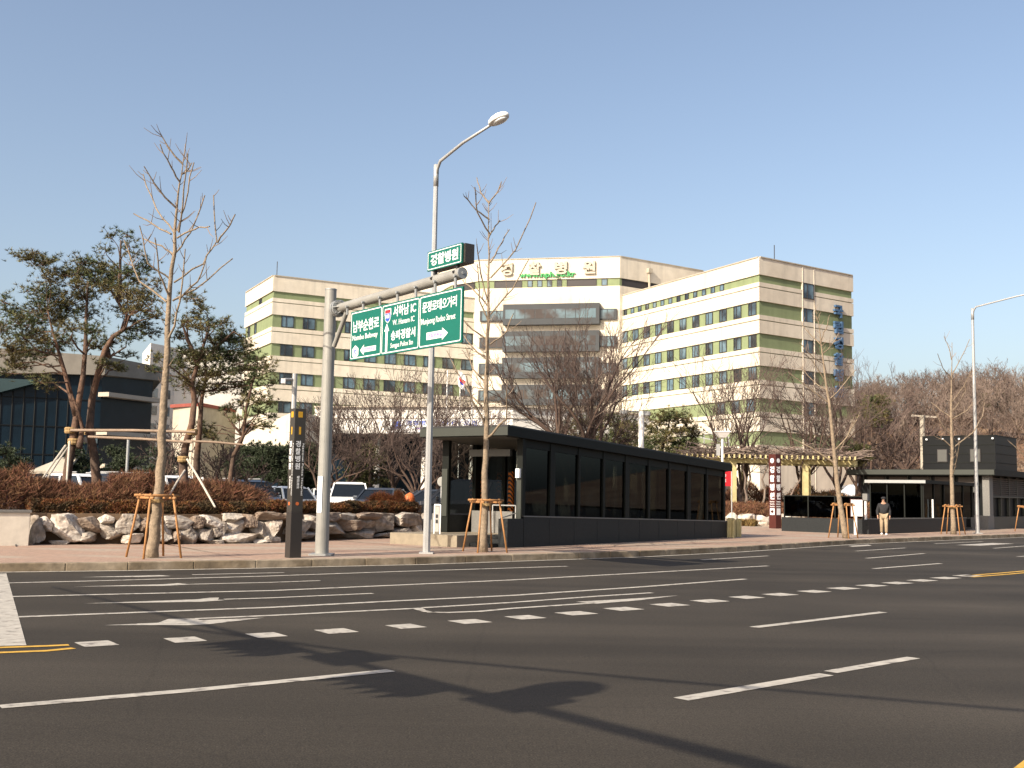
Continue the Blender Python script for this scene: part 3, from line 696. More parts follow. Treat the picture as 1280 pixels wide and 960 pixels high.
txt('남부순환로', 152, 543, 440, 380); txt('Nambu Beltway', 147, 628, 568, 368)
txt('서하남 IC', 510, 402, 306, 710); txt('W. Hanam IC', 504, 476, 428, 697)
txt('송파경찰서', 488, 612, 526, 703); txt('Songpa Police Stn', 484, 690, 634, 682)
txt('문정로데오거리', 768, 368, 272, 1072); txt('Munjeong Rodeo Street', 758, 490, 420, 1060)
def shape(pts, m=None, z=0, mbb=None):
    (mbb or mb).extr([o+au*a+UP*b+an_*z for a, b in pts], an_*TH)
ux, vy = uv(172, 712); hexa = [(ux+.155*math.cos(math.radians(60*k+90)), vy+.15*math.sin(math.radians(60*k+90))) for k in range(6)]; shape(hexa)
def arrow(x0, x1, y0, y1, sh, hh, head):   # tail x0,y0 to tip x1,y1
    u0, v0 = uv(x0, y0); u1, v1 = uv(x1, y1); s = 1 if u1 > u0 else -1; v = (v0+v1)/2
    shape([(u0, v-sh), (u1-s*head, v-sh), (u1-s*head, v-hh), (u1, v), (u1-s*head, v+hh), (u1-s*head, v+sh), (u0, v+sh)]); return u0, u1, v
l0 = arrow(355, 215, 672, 698, .055, .115, .16); r0 = arrow(805, 995, 583, 530, .075, .125, .20)
ux, vy = uv(447, 708); u2, v2 = uv(452, 458); um = (ux+u2)/2
shape([(um-.04, vy), (um+.04, vy), (um+.04, v2-.17), (um+.10, v2-.17), (um, v2), (um-.10, v2-.17), (um-.04, v2-.17)])
ux, vy = uv(462, 388)
shd = lambda k: [(ux-.125*k, vy+.15*k), (ux+.125*k, vy+.15*k), (ux+.135*k, vy+.02*k), (ux+.09*k, vy-.11*k), (ux, vy-.165*k), (ux-.09*k, vy-.11*k), (ux-.135*k, vy+.02*k)]
shape(shd(1.0))
part('lettering', mb, 'sign_white', panel)
mb = MB(); shape([(ux-.105, vy+.055), (ux+.105, vy+.055), (ux+.105, vy+.125), (ux-.105, vy+.125)], z=.005); part('shield_band', mb, 'sign_red', panel)
mb = MB(); shape([(ux-.112, vy+.045), (ux-.112, vy-.01), (ux-.075, vy-.10), (ux, vy-.14), (ux+.075, vy-.10), (ux+.112, vy-.01), (ux+.112, vy+.045)], z=.005)
hx, hv = uv(172, 712); mb.text('92', o+au*(hx-.055)+UP*(hv-.055)+an_*.005, au, UP, an_, w=.11, h=.11, th=TH)
part('shield_field', mb, 'sign_blue', panel)
mb = MB(); mb.text('100', o+au*(ux-.085)+UP*(vy-.065)+an_*.010, au, UP, an_, w=.17, h=.09, th=TH); part('route_number', mb, 'sign_white', panel)
mb = MB()
for (t0, t1, v), s in ((l0, 1), (r0, -1)):
    a, b = min(t0, t1), max(t0, t1); c = a+.18 if s > 0 else a+.05
    mb.text('경찰병원길', o+au*c+UP*(v-.04)+an_*.005, au, UP, an_, w=(b-a)-.25, h=.085, th=TH, bold=.01)
part('road_name', mb, 'sign_purple', panel)
mb = MB()
for k in range(7):
    t = .12+.87*k/6; q = lerp(a0, a1, t); mb.bar(V(q.x, q.y, q.z-.1)+an_*.12, V(q.x, q.y, zt-.02)+an_*.11, .06, .03, an_); mb.tube([q+an_*.1-UP*.06, q+an_*.16-UP*.06], .03, 8)
parts('hanger', mb, 'sign_back', sg)
# small name board above the arm
tp = sp+an_*.10
TL2, BL2, TR2, BR2 = (Pl(*q, tp, an_) for q in ((534.6, 317.3), (534, 340), (577.6, 301), (577, 327.8)))
o2 = h2((TL2+BL2)/2); w2 = (h2((TR2+BR2)/2)-o2).dot(au); zb2, zt2 = (BL2.z+BR2.z)/2, (TL2.z+TR2.z)/2; o2.z = zb2
mb = MB(); mb.obox(o2+au*w2/2+UP*(zt2-zb2)/2-an_*.02, au*w2/2, an_*.02, UP*(zt2-zb2)/2); np_ = part('name_board', mb, 'sign_green', sg)
mb = MB(); border(mb, o2, au, an_, .02, w2-.02, .02, zt2-zb2-.02, .016, .03)
mb.text('경찰병원', o2+au*(w2*.10)+UP*(.09), au, UP, an_, w=w2*.80, h=(zt2-zb2)-.17, th=TH, bold=.03); part('lettering', mb, 'sign_white', np_)
mb = MB(); mb.obox(o2+au*(w2/2+.05)+UP*(zt2-zb2)/2-an_*.16, au*w2/2, an_*.11, UP*(zt2-zb2)/2*.95); part('board_housing', mb, 'pylon_dark', sg)
mb = MB()
for f in (.15, .8): 
    q = o2+au*w2*f; aq = a0+ad*((h2(q-a0)).dot(h2(ad).normalized())/h2(ad).length)
    mb.bar(V(q.x, q.y, aq.z+.05)-an_*.08, V(q.x, q.y, zb2+.05)-an_*.08, .06, .06, an_); mb.tube([aq-an_*.02+UP*.10, aq+an_*.13+UP*.02], .03, 8)
parts('board_bracket', mb, 'trim', sg)

# --- street lamps
def lamp(name, label, px, py, tpx, tpy, apx, apy, ad2, d):
    b = G(px, py, .15); b.z = .15; t = thing(name, label, 'street lamp', b, 'street lamps along the pavement')
    zt = Y(tpx, tpy, b.y).z; n = V(ad2.y, -ad2.x, 0)
    mb = MB(); mb.tube([b, b+V(0, 0, 1.2), V(b.x, b.y, zt)], [.10, .092, .06], 8); part('pole', mb, 'galv', t)
    mb = MB(); mb.obox(b+UP*.02, V(.17, 0, 0), V(0, .17, 0), UP*.02); mb.obox(b+V(0, 0, 1.0)-n*.09, ad2*.06, n*.01, UP*.17); part('base_plate', mb, 'galv', t)
    e = Pl(apx, apy, b, n); top = V(b.x, b.y, zt); L = e-top
    mb = MB(); mb.tube([top-UP*.35, top-UP*.05+ad2*.05, top+ad2*.18+UP*.12, lerp(top, e, .5)+UP*.10, e], [.045, .045, .042, .038, .032], 8); mb.tube([top-UP*.5, top+UP*.06], .07, 8); part('arm', mb, 'galv', t, smooth=True)
    hd = (e-(lerp(top, e, .5)+UP*.10)).normalized(); sd = n; ud = sd.cross(hd); ud = ud if ud.z > 0 else -ud
    hb = MB(); hb.ball((0, 0, 0), 1, 16, 10); hb.v = [e+hd*(.30+v.x*.36)+sd*(v.y*.17)+ud*(max(v.z, -.45)*.13+.02) for v in hb.v]; h_ = part('lamp_head', hb, 'white_metal', t, smooth=True)
    hb = MB(); hb.ball((0, 0, 0), 1, 14, 8); hb.v = [e+hd*(.36+v.x*.24)+sd*(v.y*.12)+ud*(-.045+v.z*.05) for v in hb.v]; part('lens', hb, 'lens', h_, smooth=True)
    return t
lamp('street_lamp', 'tall galvanised street lamp with white head directly behind the green direction sign', 533, 692, 545.8, 209, 614, 156, V(.60, -.80, 0), 27)
lamp('street_lamp', 'tall galvanised street lamp on the right beside the black glass building', 1222, 667, 1217.5, 387, 1330, 358, V(.72, -.69, 0), 53)

# --- station exit pylon
def column(b, u, n, w, d, h, m, t, name, z0=0):
    mb = MB(); mb.obox(b+UP*(z0+h)/2, u*w/2, n*d/2, UP*(h-z0)/2); return part(name, mb, m, t, bevel=.008)
b = G(366, 697, .15); b.z = .15
u = V(.80, .60, 0).normalized(); n = V(u.y, -u.x, 0)            # n faces the road
py = thing('station_exit_pylon', 'slim dark station exit pylon with yellow number and white lettering', 'sign pylon', b)
zt = Y(371, 511, b.y).z-.15
column(b, u, n, .28, .25, 1.0, 'pylon_base', py, 'base'); column(b, u, n, .275, .245, zt, 'pylon_dark', py, 'body', 1.0)
mb = MB(); mw = MB(); mo = MB()
for cu, cn, hw, hd in ((u, n, .1375, .1225), (-n, -u, .1225, .1375)):
    f = b+cn*(hd+.001); 
    if cn.dot(-b) < 0: continue
    uu = cu if cu.cross(UP).dot(cn) > 0 else -cu
    mb.extr([f+uu*s+UP*z for s, z in ((-.055, zt-.20), (.055, zt-.20), (.055, zt-.07), (-.055, zt-.07))], cn*.002)
    mb.text('1', f+uu*0+UP*(zt-.58), uu, UP, cn, h=.17, w=.05, th=.003, align='C', bold=.0)
    for k, ch in enumerate('경찰병원'): mw.text(ch, f-uu*.03+UP*(zt-.86-k*.165), uu, UP, cn, h=.14, w=.12, th=.003, align='C', bold=.02)
    mw.text('National Police Hospital', f+uu*.065+UP*(zt-.78), -UP, uu, cn, w=1.15, h=.05, th=.003, bold=.0)
    mw.text('警察病院', f-uu*.03+UP*(zt-1.5), -UP, uu, cn, w=.28, h=.06, th=.003, bold=.0)
    mo.disc(f+uu*.0+UP*1.19, cn, .04, .006, 16)
part('yellow_mark', mb, 'yellow', py); part('lettering', mw, 'sign_white', py); parts('orange_dot', mo, 'orange', py)
# --- camera pole behind it
b = V(-5.32, 26.9, .15); t = thing('camera_pole', 'thin steel pole with a small camera arm right behind the exit pylon', 'camera pole', b)
zt = Y(367, 467, 26.9).z; mb = MB(); mb.tube([b, V(b.x, b.y, zt)], .062, 10); part('pole', mb, 'galv', t)
mb = MB(); e = Y(356, 474, 26.7); mb.tube([V(b.x, b.y, e.z+.02), e], .03, 8); part('arm', mb, 'galv', t)
mb = MB(); mb.obox(e+V(-.02, -.05, -.06), V(.05, .02, 0), V(-.02, .12, 0), UP*.06); part('camera', mb, 'white_metal', t, bevel=.01)

# --- brown hospital pylon on the plaza
b = G(969, 660.5, .15); b.z = .15; u = V(.83, .55, 0).normalized(); n = V(u.y, -u.x, 0)
bp = thing('hospital_pylon', 'tall maroon pylon with white lettering on the plaza before the pergola', 'sign pylon', b)
zt = Y(969, 568, b.y).z-.15
column(b, u, n, .40, .46, zt, 'maroon', bp, 'body')
mw = MB()
for cu, cn, hd, wd in ((-n, -u, .20, .30), (u, n, .23, .27)):
    uu = cu if cu.cross(UP).dot(cn) > 0 else -cu; f = b+cn*(hd+.002)
    mw.disc(f+UP*(zt-.32), cn, wd*.42, .006, 18)
    for k, ch in enumerate('경찰병원'): mw.text(ch, f+UP*(zt-.95-k*.44), uu, UP, cn, h=.34, w=wd, th=.004, align='C', bold=.045)
    for k in range(3): mw.text('National Police', f+UP*(zt-2.42-k*.12), uu, UP, cn, h=.07, w=wd, th=.004, align='C', bold=.01)
    mw.extr([f+uu*a_+UP*z for a_, z in ((-wd/2, zt-3.05), (wd/2, zt-3.05), (wd/2, zt-2.72), (-wd/2, zt-2.72))], cn*.003)
part('lettering', mw, 'sign_white', bp)
mb = MB(); f = b-u*.205; mb.bar(f+UP*(zt-2.885)+n*.1-u*.004, f+UP*(zt-2.885)-n*.1-u*.004, .02, .07); mb.bar(f+UP*(zt-2.885)-u*.004+UP*.09, f+UP*(zt-2.885)-u*.004-UP*.09, .02, .07, n); part('cross_arrow', mb, 'maroon', bp)

# ================================================================== SUBWAY SHELTER
hz = bpy.data.materials.new('hazard'); hz.use_nodes = True; M['hazard'] = hz
t_ = hz.node_tree; w_ = t_.nodes.new('ShaderNodeTexWave'); w_.bands_direction = 'DIAGONAL'; w_.inputs['Scale'].default_value = 4.5
r_ = t_.nodes.new('ShaderNodeValToRGB'); r_.color_ramp.interpolation = 'CONSTANT'; r_.color_ramp.elements[1].position = .5
r_.color_ramp.elements[0].color = (.02, .015, .01, 1); r_.color_ramp.elements[1].color = (.75, .2, .02, 1)
tc_ = t_.nodes.new('ShaderNodeTexCoord'); t_.links.new(tc_.outputs['Object'], w_.inputs[0]); t_.links.new(w_.outputs[0], r_.inputs[0]); t_.links.new(r_.outputs[0], t_.nodes['Principled BSDF'].inputs['Base Color'])
c0, c1 = h2(G(653, 684, .15)), h2(G(908, 672, .15)); su = (c1-c0).normalized(); sw = V(-su.y, su.x, 0); SL = (c1-c0).length; SWD = 3.0
def P(a, b, z=0): return c0+sw*a+su*b+V(0, 0, z)
sh = thing('subway_shelter', 'long black glass subway entrance shelter with flat roof beside the kerb', 'subway entrance', c0)
rz = lambda b: 3.48+(2.92-3.48)*b/SL; wz = lambda b: 1.0-.25*b/SL
def slab(mb, a0, a1, b0, b1, f0, f1):
    q = [(a0, b0), (a0, b1), (a1, b1), (a1, b0)]
    mb.add([P(a, b, f0(b)) for a, b in q]+[P(a, b, f1(b)) for a, b in q], [(0, 1, 2, 3), (7, 6, 5, 4), (0, 4, 5, 1), (1, 5, 6, 2), (2, 6, 7, 3), (3, 7, 4, 0)])
mb = MB(); slab(mb, -.10, 3.15, -.9, SL+.3, lambda b: rz(b)-.26, rz); roof = part('roof', mb, 'shelter', sh)
mb = MB(); slab(mb, -.095, 3.145, -.925, -.905, lambda b: rz(b)-.25, lambda b: rz(b)-.01); part('front_fascia', mb, 'shelter_light', roof)  # paler than the roof; sun on this end is in its colour
mb = MB(); slab(mb, .05, 3.0, -.8, SL+.2, lambda b: rz(b)-.285, lambda b: rz(b)-.263); part('soffit', mb, 'soffit', roof)
mb = MB(); slab(mb, -.06, 3.10, -.86, SL+.25, lambda b: rz(b)+.002, lambda b: rz(b)+.05); part('roof_edge', mb, 'trim', roof)
mb = MB(); slab(mb, -.02, .24, .02, SL, lambda b: -.0, wz); part('road_wall', mb, 'granite', sh)
mb = MB(); slab(mb, -.035, .26, .0, SL+.02, wz, lambda b: wz(b)+.035); part('wall_coping', mb, 'granite_light', sh)
mb = MB(); slab(mb, SWD-.22, SWD, .02, SL, lambda b: 0, wz); part('back_wall', mb, 'granite', sh)
mb = MB(); slab(mb, .26, SWD-.24, SL-.2, SL, lambda b: 0, wz); part('end_wall', mb, 'granite', sh)
# seams of the cladding
mb = MB()
for k in range(1, 10): mb.bar(P(-.022, SL*k/10, .16), P(-.022, SL*k/10, wz(SL*k/10)-.02), .012, .004)
part('cladding_seam', mb, 'trim', sh)
for a in (.10, SWD-.10):
    mb = MB(); slab(mb, a-.01, a+.01, .15, SL-.05, lambda b: wz(b)+.035, lambda b: rz(b)-.27); part('glass_wall', mb, 'dark_glass' if a < 1 else 'back_glass', sh)
mb = MB(); slab(mb, .26, SWD-.24, SL-.12, SL-.10, lambda b: wz(b), lambda b: rz(b)-.27); part('end_glass', mb, 'dark_glass', sh)
for k in range(10):
    b_ = .08+(SL-.16)*k/9
    for a in (.10, SWD-.10):
        mb = MB(); wide = .13 if k % 3 == 1 else .06; slab(mb, a-.07, a+.07, b_-wide, b_+wide, lambda b: wz(b)+.03, lambda b: rz(b)-.262)
        part('mullion', mb, 'shelter', sh)
mb = MB()
for a in (.10,): slab(mb, a-.05, a+.05, .1, SL, lambda b: rz(b)-.50, lambda b: rz(b)-.262)
part('head_beam', mb, 'shelter', sh)
for a0, a1, nm in ((-.03, .17, 'post'), (SWD-.30, SWD-.05, 'post')):
    mb = MB(); slab(mb, a0, a1, -.10, .02, lambda b: .15 if a0 > 1 else wz(0)+.03, lambda b: rz(0)-.262); part(nm, mb, 'shelter', sh)
    mb = MB(); slab(mb, a0+.02, a1-.02, -.13, -.103, lambda b: .95, lambda b: 2.35); part('post_cover', mb, 'shelter_light', sh)
mb = MB(); slab(mb, .0, .13, -.22, -.133, lambda b: 2.1, lambda b: 2.36); part('card_sensor', mb, 'white_metal', sh)
mb = MB(); slab(mb, 1.05, SWD-.42, .9, 1.02, lambda b: .45, lambda b: 1.12); part('low_panel', mb, 'granite_light', sh)
mb = MB(); slab(mb, SWD-.05, SWD+.35, -.2, .35, lambda b: .15, lambda b: 1.02); part('side_plinth', mb, 'granite_light', sh)
mb = MB(); slab(mb, -.02, .30, -.75, .0, lambda b: .1, lambda b: .95); part('wing_wall', mb, 'granite', sh)
mb = MB(); slab(mb, 1.0, SWD+.5, -1.7, 3, lambda b: .1, lambda b: .47); part('platform', mb, 'platform', sh)
mb = MB(); slab(mb, .30, 1.0, -1.15, -.75, lambda b: .1, lambda b: .26); slab(mb, .30, 1.0, -.75, -.3, lambda b: .1, lambda b: .37); slab(mb, .30, 1.0, -.3, 3, lambda b: .1, lambda b: .47); parts('step', mb, 'granite', sh)
mb = MB(); slab(mb, .28, SWD-.25, 3, SL-.25, lambda b: .16, lambda b: .2); part('dark_stair_cover', mb, 'trim', sh)  # dark slab over the sunlit paving; stairwell gloom is in its colour
mb = MB()
for p, q in ((P(.45, -.5, .95), P(.45, .6, 1.15)), (P(.85, .8, 1.3), P(1.7, .8, 1.3))): mb.tube([p, q], .02, 6); mb.tube([p, V(p.x, p.y, .3)], .02, 6); mb.tube([q, V(q.x, q.y, .4)], .02, 6)
part('handrail', mb, 'galv', sh)
for a, b_, in ((2.66, 1.6), (2.66, 3.0), (2.66, 7.2), (2.66, 9.0)):
    mb = MB(); mb.tube([P(a, b_, .2), P(a, b_, rz(b_)-.26)], .10, 14); c_ = part('column', mb, 'shelter', sh)
    mb = MB(); mb.tube([P(a, b_, 1.05), P(a, b_, 2.35)], .105, 14); part('hazard_wrap', mb, 'hazard', c_)
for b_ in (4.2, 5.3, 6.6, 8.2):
    mb = MB(); mb.disc(P(1.2, b_, rz(b_)-.62), V(.4, -.9, 0), .10, .06, 14); mb.tube([P(1.2, b_, rz(b_)-.55), P(1.2, b_, rz(b_)-.28)], .015, 5); part('red_reflection_disc', mb, 'tail', sh)  # red discs added in place of red lights mirrored in the glass
mb = MB(); slab(mb, .5, 2.0, .0, .12, lambda b: 2.72, lambda b: 2.92); part('shutter_box', mb, 'soffit', sh)
# intercom post, stake stump, red banner
b = P(2.15, -1.2, .47); t = thing('ticket_intercom_post', 'small stainless intercom stand on the raised step of the shelter', 'intercom', b)
mb = MB()
for s in (-.11, .11): mb.tube([b+su.cross(UP)*s, b+su.cross(UP)*s+UP*.82], .022, 8)
mb.tube([b+su.cross(UP)*-.11+UP*.82, b+su.cross(UP)*.11+UP*.82], .022, 8); part('frame', mb, 'white_metal', t)
mb = MB(); mb.obox(b+UP*.42, su.cross(UP)*.075, su*.02, UP*.36); part('face_plate', mb, 'steel', t)
mb = MB()
for z in (.35, .5): mb.obox(b-su*.022+UP*z, su.cross(UP)*.04, su*.006, UP*.05)
part('button_plate', mb, 'trim', t)
for i, (px, py) in enumerate(((914, 672), (921, 671))):
    b = G(px, py, .15); mb = MB(); random.seed(i+5)
    for k in range(5): 
        c = b+V(-.13+.065*k, random.uniform(-.06, .06), 0); mb.tube([c, c+V(0, 0, random.uniform(.55, .75))], .05, 7)
    if i == 0: solo('stake_bundle', mb, 'pergola', 'bundle of short wooden stakes touching the shelter end', 'bollard', b)
    else: solo('stake_bundle', mb, 'pergola', 'shorter bundle of wooden stakes on the plaza side of its twin', 'bollard', b, )
b = G(905, 664, .15)+V(.6, 4, 0); t = thing('red_banner', 'small red vertical banner hanging just beyond the far end of the shelter', 'banner', b)
mb = MB(); q = Y(909, 598, 49); mb.obox(q, V(.17, .04, 0), V(0, .01, 0), UP*.34); part('cloth', mb, 'sign_red', t)
mb = MB(); mb.tube([V(q.x+.2, q.y, .15), V(q.x+.2, q.y, q.z+.4)], .025, 6); part('pole', mb, 'galv', t)
mb = MB(); mb.text('환영', q+V(-.06, -.03, -.2), UP, V(-1, 0, 0), V(0, -1, 0), h=.14, w=.4, th=.004); part('lettering', mb, 'sign_white', t)

# ================================================================== SECOND ENTRANCE AND BLACK BUILDING, RIGHT
e0 = h2(G(1086, 668, .15)); eu = V(.655, .755, 0).normalized(); ew = V(-eu.y, eu.x, 0)
def Q(a, b, z=0): return e0+ew*a+eu*b+V(0, 0, z)
def qslab(mb, a0, a1, b0, b1, z0, z1): mb.obox(Q((a0+a1)/2, (b0+b1)/2, (z0+z1)/2), ew*(a1-a0)/2, eu*(b1-b0)/2, UP*(z1-z0)/2)
s2 = thing('subway_entrance', 'low granite and glass subway entrance behind the walking man', 'subway entrance', e0)
mb = MB(); qslab(mb, 0, .22, .25, 12.5, .1, .80); qslab(mb, 0, 4.2, 0, .24, .1, .80); part('granite_wall', mb, 'granite', s2)
mb = MB(); qslab(mb, -.02, .24, .26, 12.5, .802, .84); part('wall_cap', mb, 'granite_light', s2)
mb = MB(); qslab(mb, .3, 4.1, .09, .11, .84, 1.78); part('fence_glass', mb, 'fence_glass', s2)
mb = MB(); 
for a in (.3, 1.6, 2.9, 4.1): qslab(mb, a-.03, a+.03, .07, .13, .80, 1.80)
qslab(mb, .3, 4.1, .075, .125, 1.78, 1.82); part('fence_frame', mb, 'shelter', s2)
mb = MB(); qslab(mb, .12, .20, .05, .13, .8, 1.62); part('steel_post', mb, 'white_metal', s2); mb = MB(); qslab(mb, .04, .26, -.02, .2, 1.64, 1.94); part('post_box', mb, 'granite_light', s2)
mb = MB(); qslab(mb, .0, 3.05, 6.8, 14.5, 2.52, 2.68); r2 = part('roof', mb, 'shelter', s2)
mb = MB(); qslab(mb, -.02, 3.07, 6.77, 6.795, 2.53, 2.68); part('front_fascia', mb, 'sign_back', r2)  # sunlit roof end, its brightness put in as a lighter colour
mb = MB(); qslab(mb, .25, 2.85, 7.0, 7.03, .84, 2.52); qslab(mb, .20, .23, 7.05, 14.3, .84, 2.52); part('glass_wall', mb, 'dark_glass', s2)
mb = MB()
for a in (.25, 1.1, 1.98, 2.85): qslab(mb, a-.03, a+.03, 6.94, 7.0, .84, 2.52)
for b in (7.0, 8.4, 9.8, 11.2, 12.6, 14): qslab(mb, .15, .21, b-.03, b+.03, .84, 2.52)
parts('mullion', mb, 'shelter', s2)
mb = MB(); qslab(mb, .3, 3.0, 7.2, 14.3, .2, .3); qslab(mb, 2.9, 3.0, 7.2, 14.3, .2, 2.52); part('inner_wall', mb, 'black_clad', s2)
mb = MB(); mb.tube([Q(.1, 8.0, .15), Q(.1, 8.0, 1.75)], .05, 8); part('white_post', mb, 'white_metal', s2)
# notice board
b = G(1069.5, 668, .15)+V(0, -.3, 0); t = thing('notice_board', 'blank white notice board on a short white post before the glass fence', 'notice board', b)
q = Y(1071, 635, b.y); mb = MB(); mb.obox(q, V(.27, .06, 0), V(0, .02, 0), UP*.36); part('board', mb, 'sign_white', t)
mb = MB(); mb.obox(q+V(.0, .03, 0), V(.30, .065, 0), V(0, .015, 0), UP*.39); part('frame', mb, 'maroon', t)
mb = MB(); mb.tube([V(q.x-.05, q.y+.03, .15), V(q.x-.05, q.y+.03, q.z)], .075, 10); part('post', mb, 'white_metal', t)
# black building
k0 = V(27.0, 62.4, 0)
def R(a, b, z=0): return k0+ew*a+eu*b+V(0, 0, z)
def rslab(mb, a0, a1, b0, b1, z0, z1): mb.obox(R((a0+a1)/2, (b0+b1)/2, (z0+z1)/2), ew*(a1-a0)/2, eu*(b1-b0)/2, UP*(z1-z0)/2)
bb = thing('black_pavilion', 'flat roofed black pavilion with louvred windows and a black box on its roof', 'pavilion', k0)
mb = MB(); rslab(mb, .2, 7.6, .2, 20, .1, 3.15); part('wall', mb, 'black_clad', bb)
mb = MB(); rslab(mb, -.45, 8.2, -.5, 20.6, 3.16, 3.5); rf_ = part('roof', mb, 'shelter', bb)
mb = MB(); rslab(mb, -.43, 8.18, -.53, -.503, 3.2, 3.48); part('front_fascia', mb, 'shelter_light', rf_)
mb = MB(); rslab(mb, -.02, .36, -.1, .5, .1, 3.155); rslab(mb, -.05, .9, -.5, .5, .1, .9); part('corner_pier', mb, 'granite_light', bb)
mb = MB(); rslab(mb, .6, 2.4, -.3, .15, 2.2, 2.5); part('door_canopy', mb, 'soffit', bb)
mb = MB()
for k in range(8): 
    for j in range(9): rslab(mb, .06, .19, .7+k*1.5, 2.1+k*1.5, 2.05+j*.115, 2.05+j*.115+.075)
part('louvre_panel', mb, 'louver', bb)
mb = MB()
for k in range(9): rslab(mb, .04, .19, .58+k*1.5, .68+k*1.5, .85, 3.15)
rslab(mb, .02, .19, .6, 13, 1.93, 2.03); rslab(mb, .0, .19, .6, 13, .1, .85); parts('pier', mb, 'shelter_light', bb)
mb = MB()
for k in range(5): rslab(mb, .7+k*1.35, 1.75+k*1.35, .1, .19, 2.62, 3.08)
parts('clerestory_panel', mb, 'louver', bb)
mb = MB()
for k in range(6): rslab(mb, .6+k*1.35, .66+k*1.35, .06, .19, 2.55, 3.15)
parts('clerestory_mullion', mb, 'shelter_light', bb)
mb = MB(); rslab(mb, 1.2, 5.6, 5.0, 9.2, 3.5, 5.75); bx_ = part('rooftop_box', mb, 'black_clad', bb)
mb = MB(); 
for zz in (4.05, 4.6, 5.15, 5.7): rslab(mb, 1.17, 5.63, 4.97, 9.23, zz, zz+.035)
part('cladding_batten', mb, 'shelter', bx_)
for a in (2.05, 4.05):
    mb = MB(); rslab(mb, a, a+.62, 4.93, 4.975, 4.1, 4.9); f = part('window', mb, 'frame', bx_)
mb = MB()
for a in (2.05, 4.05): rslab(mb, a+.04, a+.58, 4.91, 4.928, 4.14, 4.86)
parts('sky_reflection_pane', mb, 'soffit', bx_)  # paler panes; the mirrored sky is put into their colour
mb = MB()
for k in range(5): rslab(mb, 1.25+k, 1.35+k, 4.86, 4.97, 5.48, 5.58)
parts('spot_lamp', mb, 'lens', bx_)

# ================================================================== WALL STUB, BOULDERS
w0, w1 = h2(G(-90, 683, .15)), h2(G(35.5, 682, .15)); d = (w1-w0).normalized(); nn = V(-d.y, d.x, 0)
t = thing('rendered_wall', 'low cream rendered wall with dark coping at the end of the boulder wall', 'wall', w1)
mb = MB(); mb.obox((w0+w1)/2+nn*.2+UP*.5, d*(w1-w0).length/2, nn*.2, UP*.46); part('wall', mb, 'plaster', t, bevel=.01)
mb = MB(); mb.obox((w0+w1)/2+nn*.2+UP*.99, d*((w1-w0).length/2+.03), nn*.24, UP*.03); part('coping', mb, 'granite_light', t)
mb = MB(); mb.tube([G(-6, 671, .15)+V(0, -.02, .12), h2(G(8, 672.5, .15))+V(0, -.06, .33), h2(G(18, 676, .15))+V(0, -.08, .24), h2(G(23, 683, .15))+V(0, -.12, .16)], .015, 6); part('loose_cable', mb, 'trim', t)
def boulder(seed, sx, sy, sz):
    rng = random.Random(seed); bm = bmesh.new(); bmesh.ops.create_icosphere(bm, subdivisions=4, radius=1)
    for v in bm.verts:                      # blocky start
        m_ = max(abs(v.co.x), abs(v.co.y), abs(v.co.z)); v.co *= lerp(1, 1/m_*.86, .8)
    for k in range(11):
        n_ = V(rng.gauss(0, 1), rng.gauss(0, 1), rng.gauss(0, 1)).normalized(); d_ = rng.uniform(.58, .84)
        for v in bm.verts:
            e = v.co.dot(n_)-d_
            if e > 0: v.co -= n_*e
    o_ = V(rng.random()*50, rng.random()*50, 0)
    for v in bm.verts:
        v.co *= 1+.06*mnoise.noise(v.co*1.7+o_)+.05*mnoise.cell(v.co*2.6+o_)*.5+.05*mnoise.noise(v.co*5+o_)+.035*mnoise.noise(v.co*12+o_)
    mb = MB(); mb.v = [V(v.co.x*sx, v.co.y*sy, v.co.z*sz) for v in bm.verts]; mb.f = [tuple(v.index for v in f.verts) for f in bm.faces]; bm.free(); return mb
def place_rock(px0, px1, py0, py1, seed, m, label, group, deep=.0, rz=0):
    # spans px0..px1 across, py0 (top)..py1 (foot), standing on the wall line
    pts = WALL; cx = (px0+px1)/2; best = None
    for i in range(len(pts)-1):
        for k in range(21):
            p = lerp(pts[i], pts[i+1], k/20); dd = ray(cx, 670); ang = abs(dd.x/dd.y-p.x/p.y)
            if best is None or ang < best[0]: best = (ang, p, (pts[i+1]-pts[i]).normalized())
    p, d = best[1], best[2]; nrm = V(-d.y, d.x, 0); p = p+nrm*deep
    z0, z1 = Y(cx, py1, p.y).z, Y(cx, py0, p.y).z
    dx = (px1-px0)*p.y/FPX/max(.35, abs(d.x-d.y*p.x/p.y))
    sy = .42 if z1-z0 > .3 else .3
    mb = boulder(seed, dx/2*1.24, sy, (z1-z0)/2*1.16); R_ = Matrix.Rotation(math.atan2(d.y, d.x)+rz, 3, 'Z')
    c = V(p.x, p.y, (z0+z1)/2)+nrm*(sy*.9)
    mb.v = [R_@v+c for v in mb.v]
    return solo('boulder', mb, m, label, 'boulder', V(p.x, p.y, z0), group)
